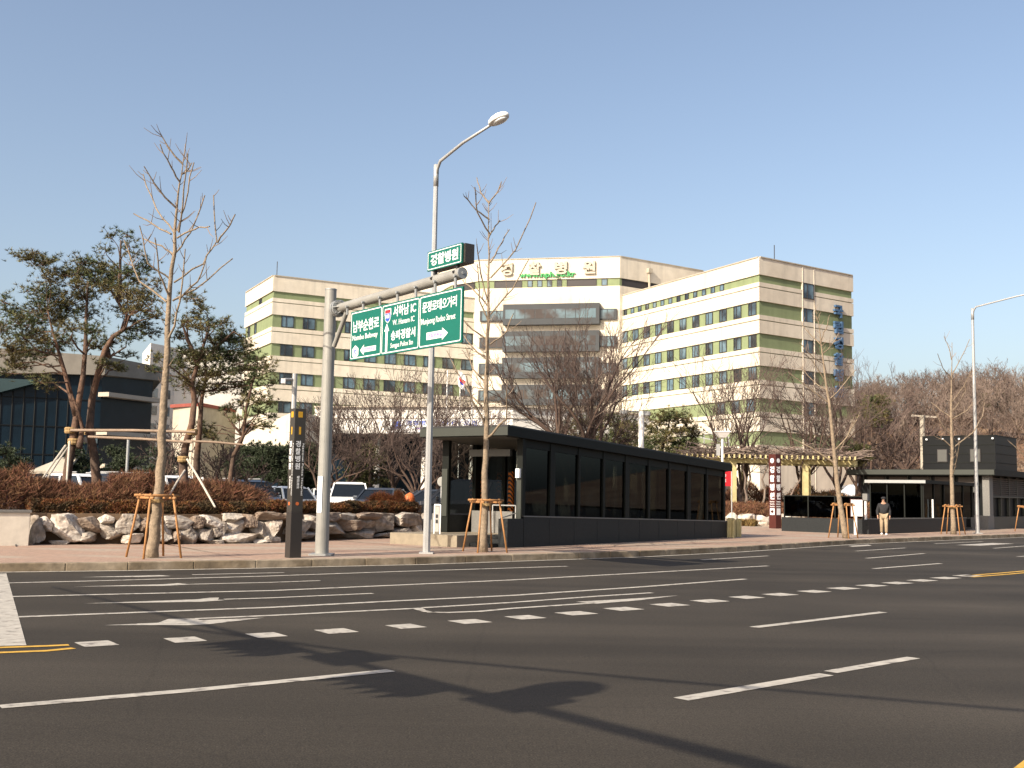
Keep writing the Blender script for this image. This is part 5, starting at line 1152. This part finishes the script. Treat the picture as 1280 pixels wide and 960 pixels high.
# --- hillside wood
protos = []
for k in range(6):
    t = bare_tree('bare brown tree in the wood on the hillside right of the hospital', V(0, 0, 0), 9.5, 700+k, stems=3+k % 3, fan=.5, trunk=.25, r=.17, mx=5 if k % 2 else 4, mc='twig_hill', spread=.5, up=.14, side=1, rmin=.022, group='bare trees in the hillside wood'); protos.append(t)
rng = random.Random(9); spots = []
while len(spots) < 185:
    y = rng.uniform(100, 212); x = rng.uniform(.25*y, .25*y+85)
    if x > .52*y+12 or hill_z(x, y) < 2.4: continue
    if y < 128 and rng.random() < .75: continue
    spots.append((x, y))
for i, (x, y) in enumerate(spots):
    o_ = protos[i] if i < 6 else copy_tree(protos[i % 6]); o_.location = (x, y, hill_z(x, y)-.2); o_.rotation_euler.z = rng.random()*6.28; s = rng.uniform(.62, .95); o_.scale = (s, s, s*rng.uniform(.8, 1.0))
mb = MB()
for k in range(26000):
    y = rng.uniform(100, 215); x = rng.uniform(.24*y, .24*y+90)
    if x > .55*y+10: continue
    z = hill_z(x, y)
    if z < 2.6: continue
    p = V(x, y, z+rng.random()**1.6*3.6); d = V(rng.gauss(0, .5), rng.gauss(0, .5), rng.uniform(.2, 1)).normalized()*rng.uniform(.5, 1.5); tri(mb, p, d, rng.uniform(.05, .11), rng)
u_ = part('undergrowth', mb, 'twig_hill'); u_['kind'] = 'stuff'; u_['label'] = 'tangled brown brushwood covering the hillside wood floor'
pine('evergreen pine at the left of the hillside wood', [[(1088, 548), (1090, 520), (1092, 500)]], pads_of(1092, 516, 16, 14, 12, 11, 10, 6), 128, 45, mats=('bark_dark', 'needle'), z0=4, nl=.4, nw=.06, dens=.12, jit=3)
pine('evergreen pine at the middle of the hillside wood', [[(1240, 540), (1240, 500)]], pads_of(1238, 508, 12, 10, 10, 12, 9, 6), 150, 46, mats=('bark_dark', 'needle'), z0=9, nl=.4, nw=.06, dens=.1, jit=3)
pine('low pine bush beside the white gable roof', [[(1070, 580), (1070, 565)]], pads_of(1068, 568, 16, 9, 16, 13, 10, 5), 78, 47, z0=.5, nl=.26, nw=.05, dens=.4, jit=1)

# --- shrubs and hedges
def bushes(name, label, cat, path, w, h, n, bl, bw, m, seed, z0=None, group=None, upb=.8, lump=.35):
    rng = random.Random(seed); mb = MB(); L = plen(path); z_ = path[0].z
    for k in range(n):
        s = rng.random()*L; p, d = along(path, s); nr = V(-d.y, d.x, 0); a = rng.uniform(-1, 1)
        hh = h*(1-.55*a*a)*(1-lump+lump*(mnoise.noise(V(p.x*1.1, p.y*1.1, seed))+.6)); f = 1-rng.random()**1.8
        q = p+nr*a*w/2+UP*(hh*f*.92); dv = (V(rng.gauss(0, 1), rng.gauss(0, 1), rng.gauss(0, .6)).normalized()+UP*upb+nr*a*.5).normalized()
        tri(mb, q, dv*bl*rng.uniform(.5, 1.2), bw, rng)
    return solo(name, mb, m, label, cat, path[0], group)
HL = [p+V(0, 0, .92) for p in offset(WALL, .95)]
def cut(pl, a, b, k=14): 
    L = plen(pl); return [along(pl, lerp(a, b, i/k)*L)[0] for i in range(k+1)]
def on_path(pl, px):                        # arc fraction of a path under a picture column
    L = plen(pl); best = min(range(401), key=lambda i: abs((lambda p: p.x/p.y)(along(pl, i/400*L)[0])-(ray(px, 650).x/ray(px, 650).y))); return best/400
f = lambda px: on_path(HL, px)
bushes('clipped_hedge', 'low clipped rust and dark green hedge along the left boulders', 'hedge', cut(HL, f(34), f(312)), .55, .40, 30000, .085, .034, 'hedge', 1, lump=.15)
bushes('clipped_hedge', 'low clipped dark hedge along the boulders behind the gantry pole', 'hedge', cut(HL, f(305), f(462)), .55, .44, 18000, .085, .034, 'hedge', 2, lump=.25)
bushes('clipped_hedge', 'low clipped hedge along the boulders beside the shelter', 'hedge', cut(HL, f(458), f(549)), .55, .42, 12000, .085, .034, 'hedge', 3, lump=.15)
HB = [p+V(0, 0, .98) for p in offset(WALL, 2.3)]; g_ = lambda px: on_path(HB, px)
for i, (a, b, h, w, lab) in enumerate(((-60, 32, 1.55, 2.2, 'tallest brown twiggy shrub mass at the left edge'), (28, 90, .95, 1.8, 'brown twiggy shrub below the far left pine'), (84, 140, .95, 1.8, 'brown twiggy shrub between the left pine trunks'), (134, 196, 1.18, 1.9, 'brown twiggy shrub left of the first street tree'), (190, 242, .85, 1.6, 'brown twiggy shrub at the foot of the bent pine'), (238, 312, .98, 1.7, 'brown twiggy shrub in front of the dark car'))):
    bushes('twiggy_shrub', lab, 'shrub', cut(HB, g_(a), g_(b), 6), w, h, 9000, .26, .017, 'shrub', 20+i, group='brown shrubs in the raised bed', lump=.3)
HC = [p+V(0, 0, .95) for p in offset(WALL, 1.7)]; gc = lambda px: on_path(HC, px)
bushes('twiggy_shrub', 'orange brown twiggy shrub left of the street lamp', 'shrub', cut(HC, gc(472), gc(528), 6), 1.2, .72, 7000, .22, .018, 'shrub_orange', 31); bushes('twiggy_shrub', 'orange brown twiggy shrub between street lamp and shelter', 'shrub', cut(HC, gc(526), gc(560), 6), 1.2, .70, 4500, .22, .018, 'shrub_orange', 32)
bp_ = lambda px, y, z: (lambda q: V(q.x, q.y, z))(Y(px, 640, y))
for i, (a, b, y, h, w, z, m, lab) in enumerate(((902, 966, 61.5, .75, 1.8, .55, 'shrub', 'brown shrub bed left of the maroon pylon'), (974, 1012, 61.5, .8, 1.8, .6, 'shrub', 'brown shrub bed right of the maroon pylon'), (905, 1010, 65, 1.0, 2.4, .6, 'shrub', 'brown shrubs beneath the pergola posts'), (1005, 1100, 68, 1.6, 4, .5, 'dry_grass', 'tall dry tan grass behind the glass fence'), (1010, 1100, 63, 1.0, 3, .4, 'shrub', 'rusty shrubs behind the glass fence'))):
    bushes('low_shrubs', lab, 'shrub', cut([bp_(a, y, z), bp_(b, y, z)], 0, 1, 6), w, h, 6500, .26, .03, m, 50+i, lump=.3)
bushes('low_hedge', 'olive clipped low hedge at the foot of the maroon pylon', 'hedge', cut([bp_(974, 58.5, .15), bp_(1009, 57.5, .15)], 0, 1, 4), .9, .42, 6000, .12, .035, 'hedge_olive', 60, lump=.15); bushes('low_hedge', 'small olive hedge left of the maroon pylon among stones', 'hedge', cut([bp_(924, 60, .15), bp_(945, 59.5, .15)], 0, 1, 4), .7, .35, 3000, .12, .035, 'hedge_olive', 61, lump=.15)
for i, (a, b, y, h, w, m, lab) in enumerate(((895, 975, 73, 2.6, 4, 'shrub', 'tall dark brown thicket behind the left pergola post'), (968, 1040, 75, 2.4, 4, 'hedge', 'dark evergreen thicket behind the right pergola post'), (1030, 1110, 77, 2.0, 4, 'shrub', 'brown thicket before the white gable house'), (1105, 1190, 83, 1.8, 4, 'dry_grass', 'dry brown thicket before the long grey shed'))):
    bushes('thicket', lab, 'thicket', cut([bp_(a, y, .3), bp_(b, y, .3)], 0, 1, 6), w, h, 9000, .34, .05, m, 80+i, lump=.45)
mb = MB(); mb.prism([bp_(897, 60.9, 0), bp_(1015, 60.9, 0), bp_(1110, 62, 0), bp_(1130, 74, 0), bp_(895, 72, 0)], .1, .55); struct('pergola_bed', mb, 'soil')

# ================================================================== PERGOLA, POLES, FLAGS
pg = thing('pergola', 'yellowish wooden pergola with bare climbing vines beyond the shelter', 'pergola', bp_(960, 66, .5))
zt = Y(960, 579, 66).z
for px, y in ((917, 66), (1007, 66), (930, 69.5), (1010, 69.5), (866, 66)):
    q = bp_(px, y, .4); mb = MB(); mb.obox(V(q.x, q.y, (.4+zt)/2), V(.15, 0, 0), V(0, .15, 0), UP*(zt-.4)/2); part('post', mb, 'pergola', pg)
for y in (66, 69.5):
    mb = MB(); mb.bar(bp_(855, y, zt+.12), bp_(1072, y+.6, zt+.12), .16, .26); part('beam', mb, 'pergola', pg)
for k in range(34):
    px = 852+k*6.6; mb = MB(); a, b = bp_(px, 65.2, zt+.36), bp_(px-2, 70.4, zt+.36); mb.bar(a, b, .09, .2); part('rafter', mb, 'pergola', pg)
rng = random.Random(4); vm = MB()
for k in range(7):
    px = rng.choice((922, 935, 948, 1000, 985, 930)); p = bp_(px+rng.uniform(-4, 4), 66.5, .5); pts = [p]
    for j in range(6): p = p+V(rng.gauss(0, .18), rng.gauss(0, .1), (zt-.3)/6); pts.append(p)
    vm.tube(pts, [.09, .08, .07, .06, .06, .05, .05], 6)
for k in range(700):
    p = bp_(rng.uniform(856, 1070), rng.uniform(65.3, 70), zt+.45+abs(rng.gauss(0, .22))); pts = [p]; a = rng.random()*6.28
    for j in range(4): a += rng.gauss(0, .6); p = p+V(math.cos(a)*.35, math.sin(a)*.25, rng.gauss(0, .09)); pts.append(p)
    vm.tube(pts, .022, 3, cap=False)
solo('climbing_vine', vm, 'twig_hill', 'bare tangled vine climbing over the pergola', 'vine', bp_(930, 66.5, .5))
def post(name, label, cat, px, y, topy, r, m, z0=.15):
    b = Y(px, 600, y); b.z = z0; t = thing(name, label, cat, b); mb = MB(); mb.tube([b, V(b.x, b.y, Y(px, topy, y).z)], r, 10); part('post', mb, m, t); return t, b, Y(px, topy, y).z
t, b, zt = post('camera_post', 'white post with a camera behind the shelter roof between garden pines', 'camera post', 801, 62, 514, .16, 'white_metal', .3)
mb = MB(); mb.obox(V(b.x+.28, b.y-.1, zt-.12), V(.2, 0, 0), V(0, .12, 0), UP*.12); part('camera', mb, 'galv', t); mb = MB(); mb.tube([V(b.x, b.y, zt-.05), V(b.x-1.0, b.y, zt+.02)], .04, 6); mb.obox(V(b.x-1.0, b.y, zt-.06), V(.2, 0, 0), V(0, .08, 0), UP*.1); part('side_arm', mb, 'galv', t)
t, b, zt = post('plaza_lamp', 'white plaza lamp with flat square head above the pergola', 'lamp', 903, 58, 547, .06, 'white_metal')
mb = MB(); mb.add([V(b.x-.36, b.y-.36, zt+.28), V(b.x+.36, b.y-.36, zt+.28), V(b.x+.36, b.y+.36, zt+.28), V(b.x-.36, b.y+.36, zt+.28), V(b.x-.16, b.y-.16, zt), V(b.x+.16, b.y-.16, zt), V(b.x+.16, b.y+.16, zt), V(b.x-.16, b.y+.16, zt)], [(0, 1, 2, 3), (7, 6, 5, 4), (0, 4, 5, 1), (1, 5, 6, 2), (2, 6, 7, 3), (3, 7, 4, 0)]); mb.obox(V(b.x, b.y, zt+.31), V(.38, 0, 0), V(0, .38, 0), UP*.02); part('lamp_head', mb, 'white_metal', t); mb = MB(); mb.obox(V(b.x-.22, b.y, zt-.65), V(.09, 0, 0), V(0, .09, 0), UP*.3); part('control_box', mb, 'galv', t)
t, b, zt = post('utility_pole', 'grey utility pole with a crossarm standing before the wooded hill', 'utility pole', 1154, 80, 519, .17, 'concrete', .5)
mb = MB(); mb.bar(V(b.x-.75, b.y, zt-.05), V(b.x+1.15, b.y+.3, zt-.1), .14, .14); part('crossarm', mb, 'fin', t)
t, b, zt = post('flagpole', 'left bare flagpole before the hospital left wing', 'flagpole', 556, 112, 463, .05, 'white_metal', .3)
t, b, zt = post('flagpole', 'flagpole carrying the limp flag before the hospital left wing', 'flagpole', 572.5, 112, 460, .05, 'white_metal', .3)
fm = MB(); q = Y(573, 463, 112); rng = random.Random(3); fv = []
for j in range(9):
    for k in range(6): fv.append(q+V(k*.14+.05*math.sin(j*1.1+k), .10*math.sin(k*1.8+j*.5), -j*.20-k*.10))
fm.v = fv; fm.f = [(j*6+k, j*6+k+1, (j+1)*6+k+1, (j+1)*6+k) for j in range(8) for k in range(5)]
fl = solo('flag', fm, 'sign_white', 'limp white flag with red and blue hanging from the middle flagpole', 'flag', q)
fm = MB(); fm.v = [v+V(0, -.02, 0) for v in fv]; fm.f = [(j*6+k, j*6+k+1, (j+1)*6+k+1, (j+1)*6+k) for j in (3, 4) for k in (1, 2, 3, 4)]; part('red_field', fm, 'sign_red', fl)
fm = MB(); fm.v = [v+V(0, -.02, 0) for v in fv]; fm.f = [(j*6+k, j*6+k+1, (j+1)*6+k+1, (j+1)*6+k) for j in (5,) for k in (1, 2, 3)]; part('blue_field', fm, 'sign_blue', fl)
post('flagpole', 'right bare flagpole before the hospital left wing', 'flagpole', 588, 112, 466, .05, 'white_metal', .3)
t, b, zt = post('traffic_mirror', 'round traffic mirror seen from behind on a post beside the shelter', 'traffic mirror', 552.5, 46, 602, .05, 'galv', .3)
mb = MB(); mb.disc(V(b.x, b.y-.06, zt), V(-.3, -1, 0), .18, .05, 20); part('disc', mb, 'grey_paint', t); mb = MB(); mb.disc(V(b.x, b.y-.04, zt), V(-.3, -1, 0), .20, .03, 20); part('rim', mb, 'sign_back', t)
post('lot_post', 'plain grey lamp post before the glass office', 'post', 158, 60, 548, .08, 'sign_back', .3)
b = Y(508, 640, 47); b.z = .3; t = thing('construction_drum', 'tilted orange construction drum among the parked cars', 'drum', b); mb = MB(); mb.tube([b+V(0, 0, .3), b+V(.05, 0, .8), b+V(.14, 0, 1.15), b+V(.2, 0, 1.28)], [.20, .25, .21, .10], 16); part('drum', mb, 'orange', t); mb = MB(); mb.tube([b, b+V(.02, 0, .3)], .25, 12); part('stand', mb, 'trim', t)
b = Y(325, 640, 56); b.z = .3; t = thing('blue_board', 'dark blue information board behind the silver hatchback', 'board', b); q = Y(336, 612, 56); mb = MB(); mb.obox(q, V(.45, 0, 0), V(0, .03, 0), UP*.35); part('board', mb, 'navy', t); mb = MB(); mb.tube([V(q.x, q.y+.04, .3), V(q.x, q.y+.04, q.z)], .04, 6); part('post', mb, 'trim', t)
# small houses under the hill
def house(label, px, y, w, d, z0, h, rh, rm, wm, yaw=0, name='small_house'):
    b = Y(px, 590, y); b.z = z0; t = thing(name, label, 'house', b); R_ = Matrix.Rotation(yaw, 3, 'Z'); mb = MB(); mb.box(-w/2, w/2, -d/2, d/2, 0, h); mb.v = [R_@v+b for v in mb.v]; part('wall', mb, wm, t)
    mb = MB(); e = .25; mb.extr([V(-w/2-e, -d/2-e, h), V(w/2+e, -d/2-e, h), V(w/2+e, -d/2-e, h+.1), V(0, -d/2-e, h+rh), V(-w/2-e, -d/2-e, h+.1)], V(0, d+2*e, 0)); mb.v = [R_@v+b for v in mb.v]; part('roof', mb, rm, t)
    mb = MB(); mb.box(-.5, .5, -d/2-.04, -d/2+.02, .9, 1.9); mb.v = [R_@v+b for v in mb.v]; part('window', mb, 'frame', t)
house('small house with a white gable roof right of the pergola', 1088, 82, 2.9, 5, .6, .9, 1.3, 'roof_white', 'offwhite', .3)
house('long low shed with grey roof behind the gnarled trees', 1135, 92, 9, 6, .6, 2.0, 1.0, 'roof_grey', 'concrete', .2)
house('low shed with pale roof right of the utility pole', 1180, 96, 4.5, 6, 1.2, 2.2, .9, 'roof_white', 'offwhite', -.2)
house('red roofed pavilion up on the hillside', 1183, 130, 4.4, 4, hill_z(Y(1183, 530, 130).x, 130), 1.5, 1.1, 'roof_red', 'trim', .2, 'pavilion')

# ================================================================== CARS
paint('white_car', (.78, .78, .77), 0); paint('silver_car', (.44, .47, .51), .6); paint('dark_car', (.016, .017, .02), .4); paint('grey_car', (.06, .07, .085), .5); paint('blue_car', (.02, .035, .09), .4)
KIND = dict(sedan=(4.6, 1.78, 1.45, .93, [1.35, .55, -.9, -1.75], .98), hatch=(3.6, 1.62, 1.5, .95, [1.05, .35, -1.25, -1.68], .95), suv=(4.5, 1.86, 1.75, 1.08, [1.15, .40, -1.65, -2.05], 1.06), van=(4.9, 1.9, 2.0, 1.15, [1.85, .95, -2.25, -2.4], 1.14))
def car(kind, m, label, px, y, yaw, z0=.3, rails=False):
    L, Wd, H, belt, xs, hood = KIND[kind]; hw = Wd/2; t = thing('parked_car' if kind != 'van' else 'parked_van', label, 'car' if kind != 'van' else 'van', (0, 0, 0), 'cars in the car park')
    st = [(-L/2, .86, belt-.30), (-L/2+.12, .95, belt-.08 if kind == 'sedan' else belt), (xs[3], 1, belt+(.03 if kind == 'sedan' else 0)), (0, 1, belt), (xs[0], 1, belt-.02), (xs[0]+.35, .98, hood-.06), (L/2-.25, .93, hood-.20), (L/2-.05, .84, hood-.38)]
    mb = MB(); rings = []
    for x, wf, zt in st: rings.append([V(x, s*hw*wf*a, z) for s, pr in ((-1, ((.90, .28), (1, .45), (1, zt-.16), (.93, zt))), (1, ((.93, zt), (1, zt-.16), (1, .45), (.90, .28)))) for a, z in pr])
    n = 8; mb.v = [p for r in rings for p in r]; mb.f = [(i*n+k, i*n+(k+1) % n, (i+1)*n+(k+1) % n, (i+1)*n+k) for i in range(len(rings)-1) for k in range(n)]+[tuple(range(n))[::-1], tuple((len(rings)-1)*n+k for k in range(n))]
    body = part('body', mb, m, t, smooth=False, bevel=.035)
    b0, b1, wb, wt = xs[3], xs[0], hw*.93, hw*.76; t0, t1 = xs[2], xs[1]; zr = H-.07
    mb = MB(); mb.add([V(b0, -wb, belt-.02), V(b1, -wb, belt-.03), V(b1, wb, belt-.03), V(b0, wb, belt-.02), V(t0, -wt, zr), V(t1, -wt, zr), V(t1, wt, zr), V(t0, wt, zr)], [(0, 1, 5, 4), (1, 2, 6, 5), (2, 3, 7, 6), (3, 0, 4, 7), (4, 5, 6, 7)]); part('window', mb, 'car_glass', t)
    mb = MB(); mb.add([V(t0-.12, -wt, zr-.02), V(t1+.10, -wt, zr-.03), V(t1+.10, wt, zr-.03), V(t0-.12, wt, zr-.02), V(t0+.1, -wt*.88, H), V(t1-.25, -wt*.88, H), V(t1-.25, wt*.88, H), V(t0+.1, wt*.88, H)], [(3, 2, 1, 0), (0, 1, 5, 4), (1, 2, 6, 5), (2, 3, 7, 6), (3, 0, 4, 7), (4, 5, 6, 7)]); part('roof', mb, m, t, bevel=.03)
    mb = MB()
    for s in (-1, 1):
        for (xb, xt) in ((b1-.02, t1+.02), (b0+.03, t0-.02), ((b0+b1)/2-.15, (t0+t1)/2-.1)): mb.bar(V(xb, s*(wb+.004), belt-.03), V(xt, s*(wt+.004), zr), .06, .09, V(1, 0, 0))
    parts('pillar', mb, m, t)
    for s in (-1, 1):
        mb = MB(); mb.obox(V(b1-.35, s*(hw+.08), belt+.07), V(.06, 0, 0), V(0, .10, 0), UP*.075); part('mirror', mb, m, t, bevel=.02)
        mb = MB(); mb.obox(V(L/2-.13, s*hw*.66, hood-.33), V(.05, 0, 0), V(0, hw*.17, 0), UP*.08); part('headlight', mb, 'lens', t, bevel=.02)
        mb = MB(); mb.obox(V(-L/2+.03, s*hw*.76, belt-.22), V(.04, 0, 0), V(0, hw*.11, 0), UP*.13); part('tail_light', mb, 'tail', t)
        for x in (L*.30, -L*.29):
            w_ = MB(); w_.tube([V(x, s*(hw-.20), .32), V(x, s*(hw+.005), .32)], .32, 20); w = part('wheel', w_, 'tyre', t); w_ = MB(); w_.tube([V(x, s*(hw+.0), .32), V(x, s*(hw+.012), .32)], .20, 14); part('rim', w_, 'rim', w)
    mb = MB(); mb.obox(V(L/2-.04, 0, .50), V(.05, 0, 0), V(0, hw*.62, 0), UP*.09); mb.obox(V(-L/2+.04, 0, .45), V(.06, 0, 0), V(0, hw*.8, 0), UP*.09); part('grille', mb, 'trim', t)
    mb = MB(); mb.obox(V(L/2+.015, 0, .52), V(.008, 0, 0), V(0, .26, 0), UP*.06); part('number_plate', mb, 'sign_white', t)
    if rails:
        mb = MB()
        for s in (-1, 1): mb.tube([V(t1-.3, s*wt*.85, H+.05), V(t0+.2, s*wt*.85, H+.05)], .022, 6)
        parts('roof_rail', mb, 'galv', t)
    p = Y(px, 640, y); t.location = (p.x, p.y, z0); t.rotation_euler.z = math.radians(yaw); return t
car('suv', 'white_car', 'white car facing the street just right of the gantry pole', 436, 52.5, -82)
car('hatch', 'silver_car', 'silver hatchback half hidden behind the exit pylon', 364, 51, -58)
car('suv', 'dark_car', 'dark car with silver bonnet left of the silver hatchback', 309, 50, -52, rails=True)
car('suv', 'dark_car', 'dark people carrier behind the shrubs left of the first street tree', 163, 37, -35, .32, True); car('suv', 'white_car', 'white car with roof rails behind the far left pines', 112, 37.5, -40, .3, True); car('sedan', 'blue_car', 'dark blue car behind the slanted props at far left', 56, 38, 20, .35)
car('van', 'white_car', 'white van behind the first street tree', 215, 43, -50, .1); car('sedan', 'silver_car', 'silver car beside the bent pine trunk', 210, 40, -40, .1); car('sedan', 'grey_car', 'grey car between the white car and the orange drum', 478, 50.5, -100, .35)
car('sedan', 'grey_car', 'low grey car in front of the traffic mirror', 540, 49.5, 190, .32); car('van', 'dark_car', 'dark van seen through the glass of the shelter end', 590, 47, 185, .2); car('sedan', 'white_car', 'white car seen through the shelter beside its right post', 648, 50, 200, .3)
car('suv', 'silver_car', 'silver car seen through the long shelter glass', 745, 56, 205, .3); car('sedan', 'blue_car', 'blue car with red tail light behind the white car', 470, 58, 95, .3); car('sedan', 'white_car', 'white car half hidden by trees behind the gantry pole', 405, 60, -70, .3); car('hatch', 'dark_car', 'black car beside the dark evergreen at the pine props', 275, 54, -60, .3)

# ================================================================== MAN ON THE PAVEMENT
def skin(name, verts, edges, rad, m, parent, root=0):
    me = bpy.data.meshes.new(name); me.from_pydata(verts, edges, []); o_ = bpy.data.objects.new(name, me); C.objects.link(o_); o_.parent = parent; me.materials.append(M[m])
    md = o_.modifiers.new('s', 'SKIN'); md.use_smooth_shade = True; sv = me.skin_vertices[0].data
    for i, r in enumerate(rad): sv[i].radius = r if hasattr(r, '__len__') else (r, r); sv[i].use_root = (i == root)
    s = o_.modifiers.new('d', 'SUBSURF'); s.levels = 2; s.render_levels = 2; return o_
b = G(1105, 669, .15); b.z = .15
man = thing('person', 'man in black jacket, khaki trousers and black cap walking on the pavement', 'person', b); man.rotation_euler.z = math.radians(-18)
J = dict(pel=(0, 0, .88), sp=(0, -.01, 1.08), ch=(0, -.02, 1.27), nk=(0, -.03, 1.40), hd=(0, -.045, 1.49), tp=(0, -.035, 1.62),
  ls=(.18, 0, 1.30), le=(.25, .06, 1.05), lw=(.25, -.06, .83), rs=(-.18, 0, 1.30), re=(-.26, .03, 1.05), rw=(-.25, -.10, .84),
  lh=(.09, 0, .84), lk=(.10, -.10, .46), la=(.10, -.02, .09), lt=(.10, -.17, .03), rh=(-.09, 0, .84), rk=(-.09, -.02, .45), ra=(-.09, .16, .10), rt=(-.09, .03, .03), ns=(0, -.145, 1.50))
K = list(J); ix = {k: i for i, k in enumerate(K)}
E_ = [('pel', 'sp'), ('sp', 'ch'), ('ch', 'nk'), ('nk', 'hd'), ('hd', 'tp'), ('ch', 'ls'), ('ls', 'le'), ('le', 'lw'), ('ch', 'rs'), ('rs', 're'), ('re', 'rw'), ('pel', 'lh'), ('lh', 'lk'), ('lk', 'la'), ('la', 'lt'), ('pel', 'rh'), ('rh', 'rk'), ('rk', 'ra'), ('ra', 'rt'), ('hd', 'ns')]
Rr = dict(pel=.13, sp=.12, ch=.13, nk=.052, hd=.085, tp=.07, ls=.058, le=.042, lw=.03, rs=.058, re=.042, rw=.03, lh=.085, lk=.058, la=.04, lt=.03, rh=.085, rk=.058, ra=.04, rt=.03, ns=.016)
vs, es, rd = [J[k] for k in K], [(ix[a], ix[b_]) for a, b_ in E_], [Rr[k] for k in K]
for w, sx in (('lw', 1), ('rw', -1)):
    x, y, z = J[w]; p = len(vs); vs.append((x, y-.02, z-.07)); rd.append((.028, .018)); es.append((ix[w], p))
    for k, (dy, ln) in enumerate(((-.03, .075), (-.01, .085), (.01, .08), (.03, .065))):
        q = len(vs); vs += [(x, y-.02+dy, z-.11), (x-sx*.015, y-.025+dy, z-.11-ln*.6)]; rd += [.009, .008]; es += [(p, q), (q, q+1)]
    q = len(vs); vs += [(x-sx*.02, y-.065, z-.08), (x-sx*.03, y-.075, z-.115)]; rd += [.010, .008]; es += [(p, q), (q, q+1)]
skin('body', vs, es, rd, 'skin', man)
def sub(names, rr): 
    ii = {k: i for i, k in enumerate(names)}; return [J[k] for k in names], [(ii[a], ii[b_]) for a, b_ in E_ if a in ii and b_ in ii], [rr[k] for k in names]
skin('jacket', *sub(['pel', 'sp', 'ch', 'ls', 'le', 'lw', 'rs', 're', 'rw', 'nk'], dict(pel=.185, sp=.185, ch=.18, ls=.092, le=.072, lw=.052, rs=.092, re=.072, rw=.052, nk=.075)), 'cloth_black', man)
skin('trousers', *sub(['pel', 'lh', 'lk', 'la', 'rh', 'rk', 'ra'], dict(pel=.15, lh=.11, lk=.08, la=.07, rh=.11, rk=.08, ra=.07)), 'khaki', man)
BASE[man.name] = V(0, 0, 0)
for a, t_ in (('la', 'lt'), ('ra', 'rt')):
    mb = MB(); p, q = Vector(J[a]), Vector(J[t_]); mb.ball((p+q)/2+V(0, -.01, -.015), 1, 10, 7, (.055, .14, .05)); part('shoe', mb, 'shoe', man, smooth=True)
mb = MB(); mb.ball(Vector(J['tp'])+V(0, .01, -.02), .105, 12, 8, (1, 1.08, .62)); mb.ball(Vector(J['tp'])+V(0, -.12, -.035), .075, 10, 6, (1, 1, .16)); part('cap', mb, 'cloth_black', man, smooth=True)
mb = MB()
for s in (-1, 1): mb.ball(V(s*.032, -.118, 1.525), .011, 8, 6); 
mb.ball(V(0, -.122, 1.455), .02, 8, 6, (1, .3, .25)); part('face_detail', mb, 'trim', man, smooth=True)

# ================================================================== SIGNAL GANTRY OUT OF FRAME (its shadow lies on the road)
sh_off = lambda z: SUN_DIR*(z/math.tan(SUN_EL))
def caster(px, py, z): q = G(px, py, 0)+sh_off(z); return V(q.x, q.y, z)
zA = 6.2; g0, g1 = caster(100, 735, zA), caster(1000, 951, zA); gd = (g1-g0).normalized(); gn = V(gd.y, -gd.x, 0)
tg = thing('signal_gantry', 'grey traffic signal gantry reaching over the road beside the camera, outside the picture', 'traffic light', V(g1.x, g1.y, .15)+gd*5)
gb_ = g1+gd*5.0; mb = MB(); mb.tube([V(gb_.x, gb_.y, .1), V(gb_.x, gb_.y, zA+.6)], [.16, .12], 14); part('pole', mb, 'grey_paint', tg)
mb = MB(); mb.tube([q-UP*.2 for q in (g0-gd*.5, g0+gd*4, g0+gd*9, g1, gb_)], [.018, .028, .05, .08, .10], 12); part('arm', mb, 'grey_paint', tg)
def px_s(px, py, z): q = caster(px, py, z); return (q-g0).dot(gd)
road_d = V(-gn.x, -gn.y, 0) if gn.x > 0 else gn
for u0, u1 in ((6.98, 8.15), (9.60, 10.76)):
    c = g0+gd*(u0+u1)/2+UP*(-.40); hw_ = (u1-u0)/2
    mb = MB(); mb.obox(c, gd*hw_, gn*.08, UP*.14); f_ = part('signal_head', mb, 'trim', tg)
    mv, ml = MB(), MB()
    for k in range(5):
        cc = c+gd*hw_*(-.8+.4*k)+road_d*.08
        mv.tube([cc, cc+road_d*.2, cc+road_d*.46+UP*.02], [.10, .075, .012], 12, cap=False); ml.disc(cc+road_d*.012, road_d, .11, .01, 14)
    parts('visor', mv, 'trim', f_); parts('signal_lens', ml, 'tail', f_)
    mb = MB(); mb.bar(c+UP*.1, c+UP*.24, .08, .08, gd); part('signal_bracket', mb, 'grey_paint', f_)
for u0, u1 in ((8.37, 9.12), (11.06, 11.78)):
    c = g0+gd*(u0+u1)/2+UP*(-.2); mb = MB(); mb.obox(c-gn*.12, gd*(u1-u0)/2, gn*.02, UP*.24); part('sign_plate', mb, 'sign_blue', tg)
c = g0+gd*11.36+UP*.28; mb = MB(); mb.disc(c, gn, .32, .03, 32); part('round_plate', mb, 'sign_blue', tg); mb = MB(); mb.bar(c-UP*.48, c-UP*.3, .05, .05, gd); part('plate_bracket', mb, 'grey_paint', tg)
ca, cb = caster(470, 818, 7.5), caster(1290, 889, 7.5); cd = (cb-ca); mb = MB(); mb.tube([ca-cd*.6+UP*.5, ca, lerp(ca, cb, .5)-UP*.05, cb, cb+cd*.6+UP*.5], .035, 6)
solo('overhead_cable', mb, 'trim', 'black overhead cable crossing above the road out of the picture', 'cable', ca)
